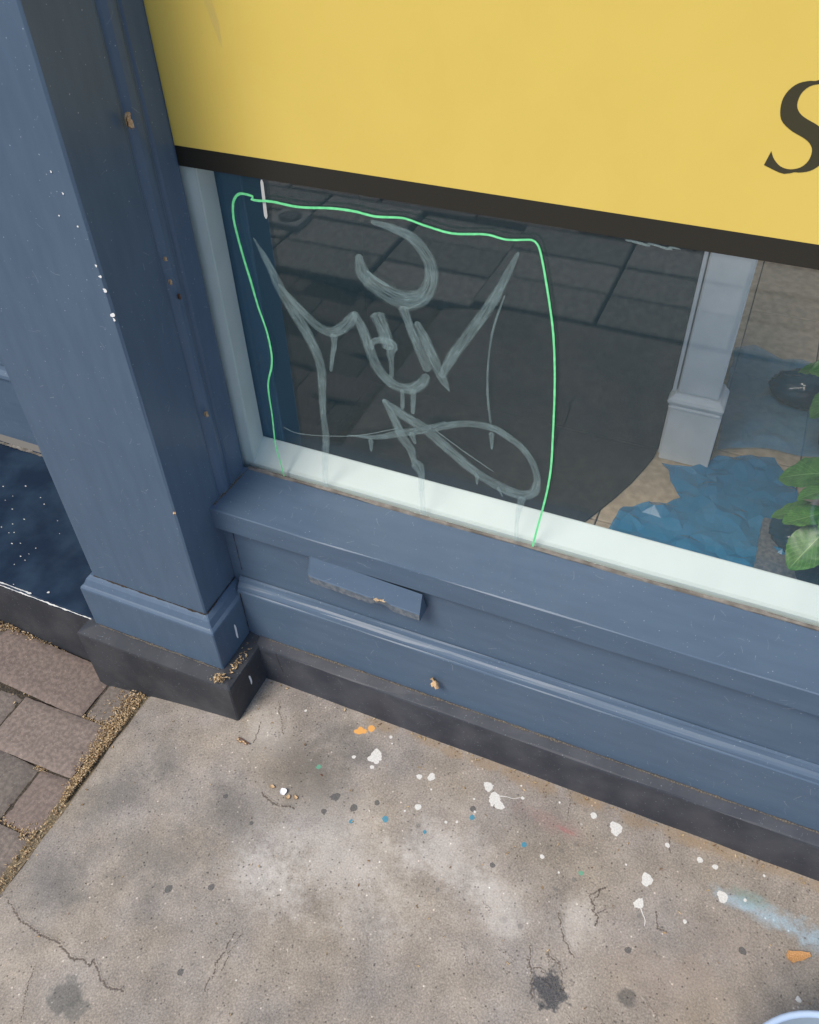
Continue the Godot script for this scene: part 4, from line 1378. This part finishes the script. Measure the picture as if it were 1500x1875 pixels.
	part("stick", done(tube), M.twig, tw)
	for k in 4:
		var h := part("husk", flake(0.006, 0.004, 0.0015), M.husk, tw, Vector3(-0.012 + k * 0.006, 0.001, 0.006 + 0.002 * (k % 2)))
		h.rotation.y = rng.randf() * TAU
	o = part("paper_scrap", flake(0.013, 0.010, 0.003, 0.4), M.paper, self, Vector3(-0.548, 0.004, -0.590))
	o.rotation = Vector3(0.4, 0.8, 0.2)
	tag(o, "tiny white scrap of paper in a hollow of the slab", "paper")
	for k in 3:
		o = part("seed_husk", flake(0.009, 0.007, 0.002, 0.2), M.husk, self, [Vector3(-0.572, 0.003, -0.590), Vector3(-0.535, 0.003, -0.583), Vector3(-0.522, 0.003, -0.588)][k])
		o.rotation.y = k * 1.3
		tag(o, ["yellow husk left of the paper scrap in the slab's hollow", "yellow husk just below the paper scrap in the slab's hollow", "yellow husk right of the paper scrap in the slab's hollow"][k], "husk", "husks in the hollow of the slab")
	var spots := [[-0.7535, 1.083, -0.8440, 0.020], [-0.7535, 0.8965, -0.8515, 0.007], [-0.7535, 0.8622, -0.8500, 0.009], [-0.7530, 0.8342, -0.8600, 0.010], [-0.7525, 0.6253, -0.8560, 0.012]]
	var says := ["largest pale cocoon on the window side of the pilaster, beside the banner", "small brown cocoon on the pilaster's groove, upper one of the middle three", "small white cocoon on the pilaster's groove, middle one of three", "dark curled cocoon on the pilaster's groove, lowest of the middle three", "pale cocoon low on the pilaster's groove above the sill"]
	for k in spots.size():
		var s: Array = spots[k]
		o = part("cocoon", flake(s[3], s[3] * 0.6, -s[3] * 0.2, 0.3, 0.002), M.husk if k != 3 else M.twig, self, Vector3(s[0], s[1], s[2]))
		o.rotation = Vector3(0, 0.2, PI / 2 - 0.1)
		o.rotate_x(0.15)
		tag(o, says[k], "cocoon", "cocoons on the pilaster")
	o = part("cocoon", flake(0.009, 0.006, -0.002, 0.3, 0.002), M.husk, self, Vector3(-0.7625, 0.506, -0.7375))
	o.rotation = Vector3(1.2, 0.3, 1.2)
	tag(o, "tiny pale cocoon on the front edge of the pilaster", "cocoon", "cocoons on the pilaster")
	o = part("bug", flake(0.009, 0.005, -0.0025, 0.3, 0.003), M.twig, self, Vector3(-0.499, 0.003, -0.647))
	tag(o, "small dark crumpled bit on the slab below the orange spots", "litter")


func litter() -> void:
	var mm := MultiMesh.new()
	mm.transform_format = MultiMesh.TRANSFORM_3D
	mm.use_colors = true
	mm.mesh = flake(0.0055, 0.0019, 0.0006, 0.3, 0.0003)
	var places := []
	for k in 2300:  # wedge between the cut pavers and the slab
		var f := pow(rng.randf(), 0.8)
		var z := lerpf(-0.70, -0.43, f)
		var wide := lerpf(0.080, 0.012, f)
		places.append([Vector3(-0.938 - wide * 0.6 * absf(rng.randfn(0, 0.7)), 0, z), 0.010])
	for k in 260:
		places.append([Vector3(-0.943 + rng.randfn(0, 0.008), 0, rng.randf_range(-0.43, -0.20)), 0.004])
	for k in 420:  # joints between the pavers
		places.append([Vector3(rng.randf_range(-1.05, -0.955), 0, -0.597 + rng.randfn(0, 0.006)), 0.004])
	for k in 420:
		places.append([Vector3(-1.047 + rng.randfn(0, 0.009), 0, rng.randf_range(-0.595, -0.47)), 0.005])
	for k in 420:
		places.append([Vector3(rng.randf_range(-1.12, -0.95), 0, -0.354 + rng.randfn(0, 0.008)), 0.004])
	for k in 120:
		places.append([Vector3(-1.193 + rng.randfn(0, 0.006), 0, rng.randf_range(-0.72, -0.60)), 0.002])
	for k in 1300:  # drift along the foot of the step
		places.append([Vector3(rng.randf_range(-1.62, -1.06), 0, -0.722 + absf(rng.randfn(0, 0.010))), 0.009])
	for k in 330:  # strewn over pavers and slab
		places.append([Vector3(rng.randf_range(-1.4, -0.95), 0, rng.randf_range(-0.7, 0.2)), 0.002])
	for k in 150:
		places.append([Vector3(rng.randf_range(-0.95, 0.42), 0, rng.randf_range(-0.78, -0.1)), 0.001])
	for k in 90:
		places.append([Vector3(rng.randf_range(-0.7, 0.42), 0, -0.793 + absf(rng.randfn(0, 0.004))), 0.002])
	for k in 90:
		places.append([Vector3(-0.735 + rng.randfn(0, 0.007), 0.112, -0.700 + rng.randfn(0, 0.006)), 0.006])
	for k in 60:
		places.append([Vector3(-0.722 + rng.randfn(0, 0.005), 0.108, -0.75 + rng.randfn(0, 0.02)), 0.003])
	mm.instance_count = places.size()
	for i in places.size():
		var p: Vector3 = places[i][0]
		if p.y == 0.0:
			p.y = slab_y(p.x, p.z) if p.x > -0.936 else dip(p.x) - 0.006
		if absf(p.x + 0.95) < 0.03 and p.y < 0.05 and p.x < -0.93:
			p.y = dip(p.x) - 0.003
		p.y += rng.randf() * places[i][1] + 0.001
		var bas := Basis(Vector3.UP, rng.randf() * TAU) * Basis(Vector3(1, 0, 0), rng.randf_range(-0.7, 0.7)) * Basis(Vector3(0, 0, 1), rng.randf_range(-0.4, 0.4))
		mm.set_instance_transform(i, Transform3D(bas.scaled(Vector3.ONE * rng.randf_range(0.4, 1.25)), p))
		var c := Color(0.30, 0.20, 0.10).lerp(Color(0.58, 0.44, 0.27), rng.randf())
		if rng.randf() < 0.18:
			c = Color(0.20, 0.12, 0.06)
		mm.set_instance_color(i, c)
	var o := MultiMeshInstance3D.new()
	o.name = "seed_litter"
	o.multimesh = mm
	var m := plain(Color.WHITE, 0.9)
	m.vertex_color_use_as_albedo = true
	o.material_override = m
	add_child(o)
	tag(o, "straw coloured seed litter in the paving joints and along the step", "litter", "", "stuff")
